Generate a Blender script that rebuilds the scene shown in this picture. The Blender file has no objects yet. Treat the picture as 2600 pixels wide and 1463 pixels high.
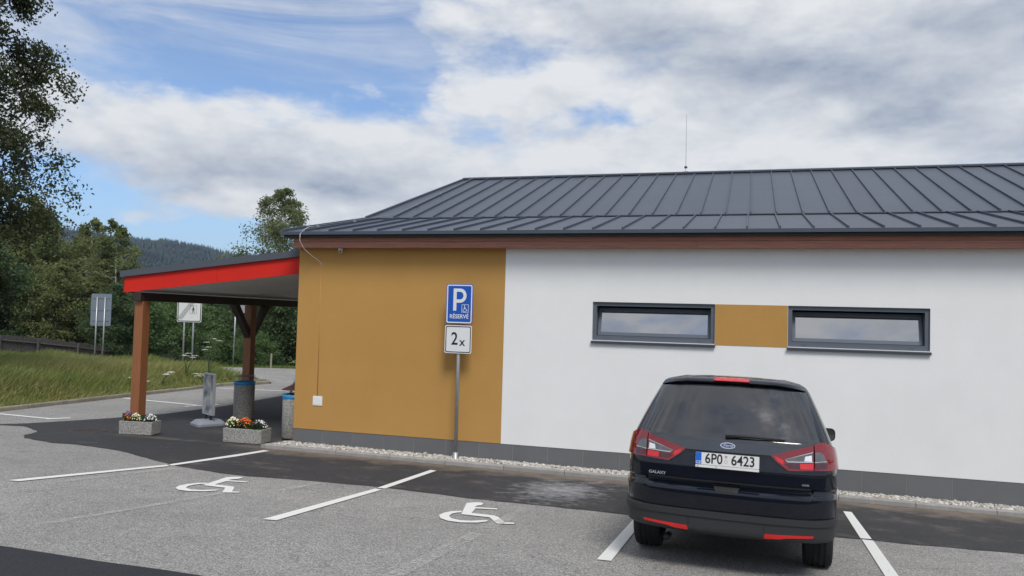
import bpy, bmesh, math, random
import numpy as np
from mathutils import Vector, Matrix
from mathutils.geometry import delaunay_2d_cdt

scene = bpy.context.scene
COL = scene.collection
R = math.radians

# ------------------------------------------------------------------ camera
cam_d = bpy.data.cameras.new("camera")
cam_d.sensor_width = 36.0
cam_d.lens = 36.0 * 2000.06 / 2600.0
cam_d.clip_start = 0.1
cam_d.clip_end = 12000
cam = bpy.data.objects.new("camera", cam_d)
COL.objects.link(cam)
cr = Vector((0.95695, 0.28892, 0.02760)); cu = Vector((-0.01502, -0.04568, 0.99884)); cf = Vector((-0.28985, 0.95626, 0.03937))
mw = Matrix.Identity(4)
for i in range(3):
    mw[i][0] = cr[i]; mw[i][1] = cu[i]; mw[i][2] = -cf[i]
mw.translation = Vector((7.980, -12.759, 2.445))
cam.matrix_world = mw
scene.camera = cam

# ------------------------------------------------------------------ light
SUN_DIR = Vector((0.30, -0.53, 0.80)).normalized()      # towards the sun
SUN_EL = math.asin(SUN_DIR.z); SUN_AZ = math.atan2(SUN_DIR.x, SUN_DIR.y)
sun_d = bpy.data.lights.new("sun", 'SUN')
sun_d.energy = 2.3
sun_d.angle = R(20)
sun_d.color = (1.0, 0.96, 0.905)
sun = bpy.data.objects.new("sun", sun_d); COL.objects.link(sun)
sun.rotation_euler = (-SUN_DIR).to_track_quat('-Z', 'Y').to_euler()
sun.location = SUN_DIR * 60

scene.view_settings.view_transform = 'Standard'
scene.view_settings.look = 'None'
scene.view_settings.exposure = 0.2
scene.view_settings.gamma = 1.0
scene.render.engine = 'CYCLES'
scene.cycles.use_denoising = True
scene.cycles.max_bounces = 6
scene.cycles.transparent_max_bounces = 12
scene.cycles.sample_clamp_indirect = 6.0

# ------------------------------------------------------------------ world: nishita sky with clouds
def build_world():
    w = bpy.data.worlds.new("World"); scene.world = w; w.use_nodes = True
    nt = w.node_tree; nt.nodes.clear(); N = nt.nodes.new; L = nt.links.new
    out = N('ShaderNodeOutputWorld'); bg = N('ShaderNodeBackground'); bg.inputs[1].default_value = 0.10
    L(bg.outputs[0], out.inputs[0])
    sky = N('ShaderNodeTexSky'); sky.sky_type = 'NISHITA'; sky.sun_disc = False
    sky.sun_elevation = SUN_EL; sky.sun_rotation = SUN_AZ
    sky.altitude = 700; sky.air_density = 1.0; sky.dust_density = 0.6; sky.ozone_density = 1.6
    tc = N('ShaderNodeTexCoord'); D = tc.outputs['Generated']

    def m(op, a, b=None, c=None, clamp=False):
        n = N('ShaderNodeMath'); n.operation = op; n.use_clamp = clamp
        for i, v in enumerate((a, b, c)):
            if v is None: continue
            if isinstance(v, (int, float)): n.inputs[i].default_value = v
            else: L(v, n.inputs[i])
        return n.outputs[0]
    def vm(op, a, b=None):
        n = N('ShaderNodeVectorMath'); n.operation = op
        for i, v in enumerate((a, b)):
            if v is None: continue
            if isinstance(v, (tuple, list)): n.inputs[i].default_value = v
            else: L(v, n.inputs[i])
        return n.outputs[1] if op == 'DOT_PRODUCT' else n.outputs[0]
    def noise(vec, scale, detail, rough, dist=0.0):
        n = N('ShaderNodeTexNoise'); n.inputs['Scale'].default_value = scale
        n.inputs['Detail'].default_value = detail; n.inputs['Roughness'].default_value = rough
        n.inputs['Distortion'].default_value = dist
        L(vec, n.inputs['Vector']); return n
    def smooth(v, lo, hi):
        n = N('ShaderNodeMapRange'); n.interpolation_type = 'SMOOTHSTEP'
        L(v, n.inputs[0]); n.inputs[1].default_value = lo; n.inputs[2].default_value = hi
        return n.outputs[0]
    def mix(f, a, b):
        n = N('ShaderNodeMix'); n.data_type = 'RGBA'
        if isinstance(f, (int, float)): n.inputs[0].default_value = f
        else: L(f, n.inputs[0])
        for i, v in ((6, a), (7, b)):
            if isinstance(v, tuple): n.inputs[i].default_value = v
            else: L(v, n.inputs[i])
        return n.outputs[2]

    sp = N('ShaderNodeSeparateXYZ'); L(D, sp.inputs[0])
    az = m('ARCTAN2', sp.outputs[0], sp.outputs[1]); el = m('ARCSINE', sp.outputs[2])
    cb = N('ShaderNodeCombineXYZ'); L(az, cb.inputs[0]); L(el, cb.inputs[1])
    # stretched direction for the noise: clouds are wider than tall
    ds = vm('MULTIPLY', D, (1.0, 1.0, 2.3))
    wn = noise(ds, 7.0, 6, 0.6)
    wv = vm('MULTIPLY', vm('SUBTRACT', wn.outputs['Color'], (0.5, 0.5, 0.5)), (0.16, 0.085, 0.0))
    P = vm('ADD', cb.outputs[0], wv)
    def blobs(lst):
        acc = None
        for (a, e, sa, se, k, tilt) in lst:
            d = vm('SUBTRACT', P, (a, e, 0.0))
            # tilt: shear elevation with azimuth
            if tilt:
                s2 = N('ShaderNodeSeparateXYZ'); L(d, s2.inputs[0])
                c2 = N('ShaderNodeCombineXYZ'); L(s2.outputs[0], c2.inputs[0])
                L(m('MULTIPLY_ADD', s2.outputs[0], tilt, s2.outputs[1]), c2.inputs[1]); d = c2.outputs[0]
            d = vm('MULTIPLY', d, (1 / sa, 1 / se, 0.0))
            g = m('EXPONENT', m('MULTIPLY', vm('DOT_PRODUCT', d, d), -1.0))
            acc = m('MULTIPLY', g, k) if acc is None else m('MULTIPLY_ADD', g, k, acc)
        return acc
    n1 = noise(ds, 9.0, 9, 0.58, 0.15).outputs['Fac']
    dn = vm('ADD', ds, (0.0, 0.0, 0.055))
    n1u = noise(dn, 9.0, 9, 0.58, 0.15).outputs['Fac']
    n2 = noise(ds, 3.1, 5, 0.55).outputs['Fac']
    nf = noise(ds, 26.0, 6, 0.6, 0.3).outputs['Fac']
    # where the blue shows through
    holes = blobs([(-0.66, 0.318, 0.21, 0.055, 1.0, 0.16), (-0.44, 0.292, 0.11, 0.038, 0.95, 0.42),
                   (-0.80, 0.265, 0.10, 0.030, 0.5, 0.0), (-0.80, 0.095, 0.24, 0.050, 1.0, 0.05),
                   (-0.56, 0.085, 0.22, 0.028, 0.65, 0.0),
                   (-0.172, 0.258, 0.055, 0.022, 0.72, 0.1), (-0.55, 0.385, 0.12, 0.045, 0.8, 0.0),
                   (-0.285, 0.325, 0.035, 0.025, 0.35, 0.0), (-0.62, 0.228, 0.05, 0.012, 0.5, 0.0)])
    puffs = blobs([(-0.740, 0.107, 0.052, 0.018, 1.7, 0.0), (-0.50, 0.126, 0.15, 0.028, 1.7, 0.0), (-0.62, 0.128, 0.06, 0.014, 0.9, 0.0),
                   (-0.68, 0.225, 0.17, 0.040, 0.55, 0.14), (-0.44, 0.262, 0.06, 0.02, 0.5, 0.3), (-0.32, 0.275, 0.10, 0.030, 0.6, -0.25)])
    clouds = blobs([(0.06, 0.27, 0.42, 0.16, 0.45, 0.0), (-0.52, 0.19, 0.36, 0.055, 0.42, 0.05)])
    cover = m('ADD', m('SUBTRACT', m('ADD', clouds, 0.66), m('MULTIPLY', holes, 1.0)), m('MULTIPLY', puffs, 0.6))
    cover = m('ADD', cover, m('MULTIPLY', m('SUBTRACT', n1, 0.5), 1.5))
    cover = m('ADD', cover, m('MULTIPLY', m('SUBTRACT', nf, 0.5), 0.45))
    cover = m('ADD', cover, m('MULTIPLY', m('SUBTRACT', n2, 0.5), 0.5))
    cov = smooth(cover, 0.15, 0.95)
    st = vm('MULTIPLY', D, (1.0, 1.0, 5.5))
    veil = m('ADD', m('MULTIPLY', smooth(noise(st, 2.6, 8, 0.62, 0.7).outputs['Fac'], 0.36, 0.72), 0.62), 0.08)
    veil = m('MULTIPLY', veil, smooth(el, 0.16, 0.30))
    cov = m('MAXIMUM', cov, veil)
    # grey undersides
    grey = blobs([(-0.10, 0.345, 0.20, 0.042, 0.62, 0.22), (0.10, 0.278, 0.18, 0.040, 0.85, 0.22), (0.17, 0.255, 0.08, 0.022, 0.40, 0.1),
                  (0.27, 0.335, 0.13, 0.055, 0.95, 0.1), (-0.64, 0.158, 0.24, 0.022, 0.80, 0.03),
                  (-0.42, 0.158, 0.17, 0.030, 0.42, 0.0), (-0.68, 0.195, 0.10, 0.02, 0.25, 0.0), (0.32, 0.205, 0.10, 0.018, 0.4, 0.0)])
    relief = m('MULTIPLY', m('SUBTRACT', n1, n1u), 1.9)
    gfac = m('ADD', grey, m('MULTIPLY', m('SUBTRACT', n2, 0.5), 0.35))
    gfac = m('SUBTRACT', gfac, relief)
    gfac = m('ADD', gfac, m('MULTIPLY', m('SUBTRACT', nf, 0.5), 0.42))
    gf = m('MULTIPLY', m('ADD', gfac, 0.14), 0.56, clamp=True)
    cloud = mix(gf, (7.1, 7.25, 7.45, 1), (2.0, 2.6, 3.75, 1))
    skyc = vm('MULTIPLY', sky.outputs[0], (0.98, 1.14, 1.32))
    haze = smooth(el, 0.20, 0.0)
    skyc = mix(m('MULTIPLY', haze, 0.65), skyc, (3.3, 4.3, 5.9, 1))
    col = mix(cov, skyc, cloud)
    # below the horizon: dull ground tone
    col = mix(smooth(el, -0.01, -0.06), col, (1.2, 1.25, 1.2, 1))
    L(col, bg.inputs[0])
build_world()

# ------------------------------------------------------------------ materials
MAT = {}
def nodes_of(name):
    mt = bpy.data.materials.new(name); mt.use_nodes = True
    nt = mt.node_tree
    return mt, nt, nt.nodes['Principled BSDF']

def mat(name, col, rough=0.7, metal=0.0, var=0.0, vscale=4.0, bump=0.0, bscale=60.0, spec=None, coat=0.0, ior=None,
        objvar=0.0, detail=5, coord='Object', stretch=None, speck=None):
    """principled material: base colour varied by noise, optional fine bump, optional aggregate specks"""
    mt, nt, b = nodes_of(name); N = nt.nodes.new; L = nt.links.new
    c4 = (*col, 1)
    b.inputs['Base Color'].default_value = c4
    b.inputs['Roughness'].default_value = rough; b.inputs['Metallic'].default_value = metal
    if spec is not None: b.inputs['Specular IOR Level'].default_value = spec
    if ior is not None: b.inputs['IOR'].default_value = ior
    if coat:
        b.inputs['Coat Weight'].default_value = min(1.0, coat); b.inputs['Coat Roughness'].default_value = 0.03; b.inputs['Coat IOR'].default_value = 1.5 if coat <= 1 else coat
    tc = N('ShaderNodeTexCoord'); vec = tc.outputs[coord]
    if stretch:
        mp = N('ShaderNodeMapping'); mp.inputs['Scale'].default_value = stretch; L(vec, mp.inputs[0]); vec = mp.outputs[0]
    cur = None
    if var:
        n = N('ShaderNodeTexNoise'); n.inputs['Scale'].default_value = vscale; n.inputs['Detail'].default_value = detail
        n.inputs['Roughness'].default_value = 0.62; L(vec, n.inputs['Vector'])
        r = N('ShaderNodeMapRange'); L(n.outputs['Fac'], r.inputs[0]); r.inputs[1].default_value = 0.25; r.inputs[2].default_value = 0.75
        r.inputs[3].default_value = 1 - var; r.inputs[4].default_value = 1 + var
        v = N('ShaderNodeVectorMath'); v.operation = 'SCALE'; v.inputs[0].default_value = col; L(r.outputs[0], v.inputs['Scale'])
        cur = v.outputs[0]
    if objvar:
        oi = N('ShaderNodeObjectInfo'); r = N('ShaderNodeMapRange'); L(oi.outputs['Random'], r.inputs[0])
        r.inputs[3].default_value = 1 - objvar; r.inputs[4].default_value = 1 + objvar
        v = N('ShaderNodeVectorMath'); v.operation = 'SCALE'
        if cur is not None: L(cur, v.inputs[0])
        else: v.inputs[0].default_value = col
        L(r.outputs[0], v.inputs['Scale']); cur = v.outputs[0]
    if speck:                                   # (scale, darker, lighter)
        vo = N('ShaderNodeTexVoronoi'); vo.inputs['Scale'].default_value = speck[0]; L(vec, vo.inputs['Vector'])
        r = N('ShaderNodeMapRange'); s = N('ShaderNodeSeparateColor'); L(vo.outputs['Color'], s.inputs[0]); L(s.outputs[0], r.inputs[0])
        r.inputs[3].default_value = speck[1]; r.inputs[4].default_value = speck[2]
        v = N('ShaderNodeVectorMath'); v.operation = 'SCALE'
        if cur is not None: L(cur, v.inputs[0])
        else: v.inputs[0].default_value = col
        L(r.outputs[0], v.inputs['Scale']); cur = v.outputs[0]
    if cur is not None: L(cur, b.inputs['Base Color'])
    if bump:
        n = N('ShaderNodeTexNoise'); n.inputs['Scale'].default_value = bscale; n.inputs['Detail'].default_value = 4; L(vec, n.inputs['Vector'])
        bp = N('ShaderNodeBump'); bp.inputs['Strength'].default_value = bump; bp.inputs['Distance'].default_value = 0.01
        L(n.outputs['Fac'], bp.inputs['Height']); L(bp.outputs[0], b.inputs['Normal'])
    MAT[name] = mt
    return mt

def leaf_mat(name, col, col2, trans=0.35, rough=0.55, patch=0.0):
    mt, nt, b = nodes_of(name); N = nt.nodes.new; L = nt.links.new
    g = N('ShaderNodeNewGeometry'); mx = N('ShaderNodeMix'); mx.data_type = 'RGBA'
    tc = N('ShaderNodeTexCoord'); n = N('ShaderNodeTexNoise'); n.inputs['Scale'].default_value = 0.9 if not patch else patch
    n.inputs['Detail'].default_value = 4; L(tc.outputs['Object'], n.inputs['Vector'])
    a = N('ShaderNodeMath'); a.operation = 'MULTIPLY_ADD'; L(g.outputs['Random Per Island'], a.inputs[0]); a.inputs[1].default_value = 0.55
    s = N('ShaderNodeMapRange'); L(n.outputs['Fac'], s.inputs[0]); s.inputs[1].default_value = 0.3; s.inputs[2].default_value = 0.7
    s.inputs[3].default_value = -0.1; s.inputs[4].default_value = 0.55; L(s.outputs[0], a.inputs[2]); a.use_clamp = True
    L(a.outputs[0], mx.inputs[0]); mx.inputs[6].default_value = (*col, 1); mx.inputs[7].default_value = (*col2, 1)
    L(mx.outputs[2], b.inputs['Base Color']); b.inputs['Roughness'].default_value = rough
    b.inputs['Specular IOR Level'].default_value = 0.3
    if trans:
        t = N('ShaderNodeBsdfTranslucent'); L(mx.outputs[2], t.inputs[0]); ms = N('ShaderNodeMixShader'); ms.inputs[0].default_value = trans
        L(b.outputs[0], ms.inputs[1]); L(t.outputs[0], ms.inputs[2]); L(ms.outputs[0], nt.nodes['Material Output'].inputs[0])
    MAT[name] = mt
    return mt

def plaster(name, col, amt):
    """painted render: soft patchiness, faint vertical weathering, trowelled grain"""
    mt, nt, b = nodes_of(name); N = nt.nodes.new; L = nt.links.new; tc = N('ShaderNodeTexCoord')
    def nz(scale, st, detail=6):
        mp = N('ShaderNodeMapping'); mp.inputs['Scale'].default_value = st; L(tc.outputs['Object'], mp.inputs[0]); n = N('ShaderNodeTexNoise')
        n.inputs['Scale'].default_value = scale; n.inputs['Detail'].default_value = detail; n.inputs['Roughness'].default_value = .65; L(mp.outputs[0], n.inputs['Vector']); return n.outputs['Fac']
    f = None
    for fac, k in ((nz(.9, (1, 1, 1)), amt), (nz(2.0, (1.2, 1, .2)), amt * .22), (nz(40, (1, 1, 1), 3), amt * .7)):
        r = N('ShaderNodeMapRange'); L(fac, r.inputs[0]); r.inputs[1].default_value = .3; r.inputs[2].default_value = .7; r.inputs[3].default_value = 1 - k; r.inputs[4].default_value = 1 + k
        if f is None: f = r.outputs[0]
        else:
            m_ = N('ShaderNodeMath'); m_.operation = 'MULTIPLY'; L(f, m_.inputs[0]); L(r.outputs[0], m_.inputs[1]); f = m_.outputs[0]
    v = N('ShaderNodeVectorMath'); v.operation = 'SCALE'; v.inputs[0].default_value = col; L(f, v.inputs['Scale']); L(v.outputs[0], b.inputs['Base Color'])
    b.inputs['Roughness'].default_value = .92; b.inputs['Specular IOR Level'].default_value = .2
    bp = N('ShaderNodeBump'); bp.inputs['Strength'].default_value = .35; bp.inputs['Distance'].default_value = .004; L(nz(150, (1, 1, 1), 3), bp.inputs['Height'])
    b2 = N('ShaderNodeBump'); b2.inputs['Strength'].default_value = .25; b2.inputs['Distance'].default_value = .03; L(nz(1.1, (1, 1, 1), 2), b2.inputs['Height']); L(bp.outputs[0], b2.inputs['Normal'])
    L(b2.outputs[0], b.inputs['Normal']); MAT[name] = mt
plaster('plaster_white', (0.80, 0.80, 0.79), 0.03)
plaster('plaster_ochre', (0.47, 0.262, 0.080), 0.05)
mat('plinth_tile', (0.135, 0.137, 0.142), 0.62, var=0.06, vscale=2.5, objvar=0.04, bump=0.05, bscale=150)
mat('grout', (0.27, 0.27, 0.27), 0.9)
mat('roof_metal', (0.053, 0.066, 0.090), 0.40, var=0.09, vscale=1.1, objvar=0.05, spec=0.5, bump=0.6, bscale=1.6)
mat('roof_trim', (0.060, 0.072, 0.096), 0.45, var=0.05, vscale=1.5)
mat('eave_dark', (0.035, 0.04, 0.05), 0.6)
mat('fascia_wood', (0.42, 0.175, 0.120), 0.55, var=0.28, vscale=3.0, objvar=0.10, stretch=(0.6, 8, 14))
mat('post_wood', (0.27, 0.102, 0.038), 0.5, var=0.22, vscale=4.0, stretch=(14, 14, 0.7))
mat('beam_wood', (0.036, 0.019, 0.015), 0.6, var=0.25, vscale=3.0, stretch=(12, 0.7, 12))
mat('red_paint', (0.62, 0.020, 0.011), 0.6, spec=0.25, var=0.05, vscale=2.0)
mat('soffit', (0.80, 0.80, 0.78), 0.85, var=0.03)
mat('canopy_metal', (0.075, 0.085, 0.105), 0.5, var=0.05)
mat('frame_grey', (0.105, 0.122, 0.152), 0.4, var=0.03)
mat('sill_dark', (0.045, 0.052, 0.068), 0.45)
mat('dark_room', (0.006, 0.007, 0.010), 0.9)
mat('pane', (0.012, 0.013, 0.028), 0.02, ior=5.0)
mat('galvanised', (0.40, 0.42, 0.43), 0.42, metal=0.65, var=0.12, vscale=9)
mat('alu_back', (0.22, 0.26, 0.32), 0.5, metal=0.3, var=0.06)
mat('sign_blue', (0.006, 0.085, 0.44), 0.35)
mat('sign_white', (0.74, 0.75, 0.75), 0.4)
mat('sign_black', (0.015, 0.015, 0.016), 0.5)
mat('sign_grey', (0.30, 0.30, 0.31), 0.5)
mat('white_plastic', (0.78, 0.78, 0.77), 0.5)
mat('steel', (0.55, 0.56, 0.57), 0.3, metal=0.9)
mat('concrete_kerb', (0.30, 0.29, 0.275), 0.9, var=0.16, vscale=7, objvar=0.08, bump=0.4, bscale=80)
mat('old_kerb', (0.27, 0.24, 0.19), 0.95, var=0.3, vscale=5, objvar=0.12, bump=0.5, bscale=60)
mat('aggregate', (0.31, 0.30, 0.275), 0.9, var=0.08, vscale=3, bump=0.9, bscale=120, speck=(95, 0.45, 1.55))
mat('bag_blue', (0.02, 0.22, 0.48), 0.4, var=0.15, vscale=8)
mat('brown_lid', (0.075, 0.035, 0.030), 0.5, var=0.1)
mat('black_metal', (0.02, 0.02, 0.022), 0.5)
mat('soil', (0.035, 0.025, 0.018), 1.0, var=0.3, vscale=20)
mat('stand_plastic', (0.24, 0.26, 0.30), 0.55, var=0.06)
mat('stand_alu', (0.50, 0.52, 0.55), 0.4, metal=0.5)
mat('rust', (0.062, 0.040, 0.036), 0.85, var=0.35, vscale=14)
mat('bark_birch', (0.46, 0.44, 0.40), 0.9, var=0.45, vscale=5, stretch=(1, 1, 3))
mat('bark_dark', (0.07, 0.06, 0.048), 0.95, var=0.3, vscale=6)
mat('fence_wood', (0.082, 0.073, 0.070), 0.95, var=0.25, vscale=3, stretch=(6, 6, 1))
mat('stake_wood', (0.30, 0.27, 0.22), 0.9)
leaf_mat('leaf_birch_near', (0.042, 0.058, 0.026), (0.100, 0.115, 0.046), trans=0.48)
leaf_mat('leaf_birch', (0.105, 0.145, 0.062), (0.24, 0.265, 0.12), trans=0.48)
leaf_mat('leaf_olive', (0.110, 0.150, 0.052), (0.260, 0.280, 0.110), trans=0.5)
leaf_mat('leaf_green', (0.080, 0.155, 0.056), (0.19, 0.28, 0.095), trans=0.5)
leaf_mat('leaf_dark', (0.058, 0.105, 0.048), (0.14, 0.19, 0.08), trans=0.5)
leaf_mat('blade', (0.125, 0.215, 0.036), (0.42, 0.37, 0.16), trans=0.38, patch=0.35)
leaf_mat('blade_short', (0.115, 0.200, 0.040), (0.20, 0.24, 0.07), trans=0.35)
leaf_mat('needle', (0.010, 0.024, 0.020), (0.022, 0.040, 0.032), trans=0.0)
leaf_mat('pansy_leaf', (0.02, 0.05, 0.015), (0.05, 0.10, 0.03), trans=0.2)
for nm, c in (('petal_white', (0.80, 0.80, 0.76)), ('petal_yellow', (0.80, 0.74, 0.32)), ('petal_orange', (0.80, 0.15, 0.012)),
              ('petal_purple', (0.13, 0.10, 0.33)), ('petal_dark', (0.018, 0.010, 0.018)), ('umbel', (0.62, 0.62, 0.54))):
    mat(nm, c, 0.7)

def asphalt(name, col, agg, dirt=None):
    """asphalt: fine aggregate, broad wear patches; optional dusty band by the kerb and a pale smear"""
    mt, nt, b = nodes_of(name); N = nt.nodes.new; L = nt.links.new
    tc = N('ShaderNodeTexCoord'); V = tc.outputs['Object']
    def noise(scale, detail=4, rough=0.6):
        n = N('ShaderNodeTexNoise'); n.inputs['Scale'].default_value = scale; n.inputs['Detail'].default_value = detail
        n.inputs['Roughness'].default_value = rough; L(V, n.inputs['Vector']); return n.outputs['Fac']
    def rng(v, a, b_, c, d):
        r = N('ShaderNodeMapRange'); L(v, r.inputs[0])
        for i, q in enumerate((a, b_, c, d)): r.inputs[i + 1].default_value = q
        return r.outputs[0]
    def mul(a, b_):
        n = N('ShaderNodeMath'); n.operation = 'MULTIPLY'; L(a, n.inputs[0])
        if isinstance(b_, float): n.inputs[1].default_value = b_
        else: L(b_, n.inputs[1])
        return n.outputs[0]
    f = mul(rng(noise(55, 3, 0.8), 0.3, 0.7, 1 - agg, 1 + agg), rng(noise(0.55, 5), 0.3, 0.7, 0.88, 1.12))
    f = mul(f, rng(noise(3.5, 6, 0.7), 0.3, 0.7, 0.92, 1.08))
    # hairline cracks: iso-lines of a coarse noise, kept to a few places
    ab = N('ShaderNodeMath'); ab.operation = 'ABSOLUTE'; sb = N('ShaderNodeMath'); sb.operation = 'SUBTRACT'; L(noise(0.42, 7, 0.55), sb.inputs[0]); sb.inputs[1].default_value = 0.5; L(sb.outputs[0], ab.inputs[0])
    ck = N('ShaderNodeMath'); ck.operation = 'MAXIMUM'; L(rng(ab.outputs[0], 0.0, 0.0045, 0.72, 1.0), ck.inputs[0]); L(rng(noise(0.8, 2), 0.42, 0.56, 0.0, 1.0), ck.inputs[1])
    f = mul(f, ck.outputs[0])
    vo = N('ShaderNodeTexVoronoi'); vo.inputs['Scale'].default_value = 130; L(V, vo.inputs['Vector'])
    sc_ = N('ShaderNodeSeparateColor'); L(vo.outputs['Color'], sc_.inputs[0])
    f = mul(f, rng(sc_.outputs[0], 0.0, 1.0, 1 - agg * 1.2, 1 + agg * 1.2))
    v = N('ShaderNodeVectorMath'); v.operation = 'SCALE'; v.inputs[0].default_value = col; L(f, v.inputs['Scale'])
    cur = v.outputs[0]
    def mixin(fac, c):
        nonlocal cur
        mx = N('ShaderNodeMix'); mx.data_type = 'RGBA'; L(fac, mx.inputs[0]); L(cur, mx.inputs[6]); mx.inputs[7].default_value = (*c, 1); cur = mx.outputs[2]
    if dirt:
        s = N('ShaderNodeSeparateXYZ'); L(V, s.inputs[0])
        # dust washed up along the kerb (kerb front near y = -0.6)
        edge = rng(s.outputs[1], -1.45, -0.72, 0.0, 1.0)
        xin = rng(s.outputs[0], -0.9, 0.2, 0.0, 1.0)
        bn = N('ShaderNodeMath'); bn.operation = 'ADD'; L(edge, bn.inputs[0]); L(rng(noise(2.2, 8, 0.72), 0.3, 0.7, -0.70, 0.55), bn.inputs[1]); bn.use_clamp = True
        mixin(mul(mul(bn.outputs[0], xin), 1.0), (0.175, 0.143, 0.115))
        # pale dried smear on the patch
        def blob(cx, cy, sx, sy, n_, k):
            mp = N('ShaderNodeVectorMath'); mp.operation = 'SUBTRACT'; L(V, mp.inputs[0]); mp.inputs[1].default_value = (cx, cy, 0)
            m2 = N('ShaderNodeVectorMath'); m2.operation = 'MULTIPLY'; L(mp.outputs[0], m2.inputs[0]); m2.inputs[1].default_value = (1 / sx, 1 / sy, 0)
            ln = N('ShaderNodeVectorMath'); ln.operation = 'LENGTH'; L(m2.outputs[0], ln.inputs[0])
            a = N('ShaderNodeMath'); a.operation = 'ADD'; L(rng(ln.outputs['Value'], 0.0, 1.0, 1.0, 0.0), a.inputs[0])
            L(rng(noise(n_, 8, 0.75), 0.3, 0.7, -0.8, 0.25), a.inputs[1]); a.use_clamp = True
            return mul(a.outputs[0], k)
        mixin(blob(5.55, -2.2, 0.95, 1.75, 5.0, 1.2), (0.30, 0.30, 0.31))
        mixin(blob(-2.6, -0.45, 1.6, 0.28, 2.6, 0.9), (0.16, 0.14, 0.115))
        mixin(blob(-0.6, -0.55, 1.1, 0.35, 3.0, 1.0), (0.17, 0.145, 0.12))
        mixin(blob(-2.2, 0.9, 1.0, 0.5, 3.0, 0.7), (0.13, 0.115, 0.10))
    else:
        mixin(mul(rng(noise(1.1, 7, 0.7), 0.58, 0.80, 0.0, 1.0), 0.35), tuple(c * 0.62 for c in col))
    L(cur, b.inputs['Base Color']); b.inputs['Roughness'].default_value = 0.88; b.inputs['Specular IOR Level'].default_value = 0.3
    bp = N('ShaderNodeBump'); bp.inputs['Strength'].default_value = 0.6; bp.inputs['Distance'].default_value = 0.006
    L(noise(85, 3, 0.8), bp.inputs['Height']); L(bp.outputs[0], b.inputs['Normal'])
    MAT[name] = mt
asphalt('asphalt_old', (0.272, 0.264, 0.250), 0.45)
asphalt('asphalt_new', (0.043, 0.043, 0.046), 0.22, dirt=True)
asphalt('asphalt_lane', (0.030, 0.031, 0.036), 0.22)

def worn_paint(name, col, lo, hi, base=0.0):
    mt, nt, b = nodes_of(name); N = nt.nodes.new; L = nt.links.new
    b.inputs['Base Color'].default_value = (*col, 1); b.inputs['Roughness'].default_value = 0.7
    tc = N('ShaderNodeTexCoord'); n = N('ShaderNodeTexNoise'); n.inputs['Scale'].default_value = 38; n.inputs['Detail'].default_value = 6
    n.inputs['Roughness'].default_value = 0.75; L(tc.outputs['Object'], n.inputs['Vector'])
    n2 = N('ShaderNodeTexNoise'); n2.inputs['Scale'].default_value = 2.2; L(tc.outputs['Object'], n2.inputs['Vector'])
    a = N('ShaderNodeMath'); a.operation = 'MULTIPLY_ADD'; L(n2.outputs['Fac'], a.inputs[0]); a.inputs[1].default_value = 0.35; L(n.outputs['Fac'], a.inputs[2])
    r = N('ShaderNodeMapRange'); L(a.outputs[0], r.inputs[0]); r.inputs[1].default_value = lo; r.inputs[2].default_value = hi
    r.inputs[3].default_value = 1.0; r.inputs[4].default_value = base
    L(r.outputs[0], b.inputs['Alpha']); MAT[name] = mt
worn_paint('road_paint', (0.74, 0.74, 0.71), 0.82, 0.92, 0.25)
worn_paint('faded_paint', (0.58, 0.57, 0.54), 0.42, 0.74, 0.0)

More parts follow.
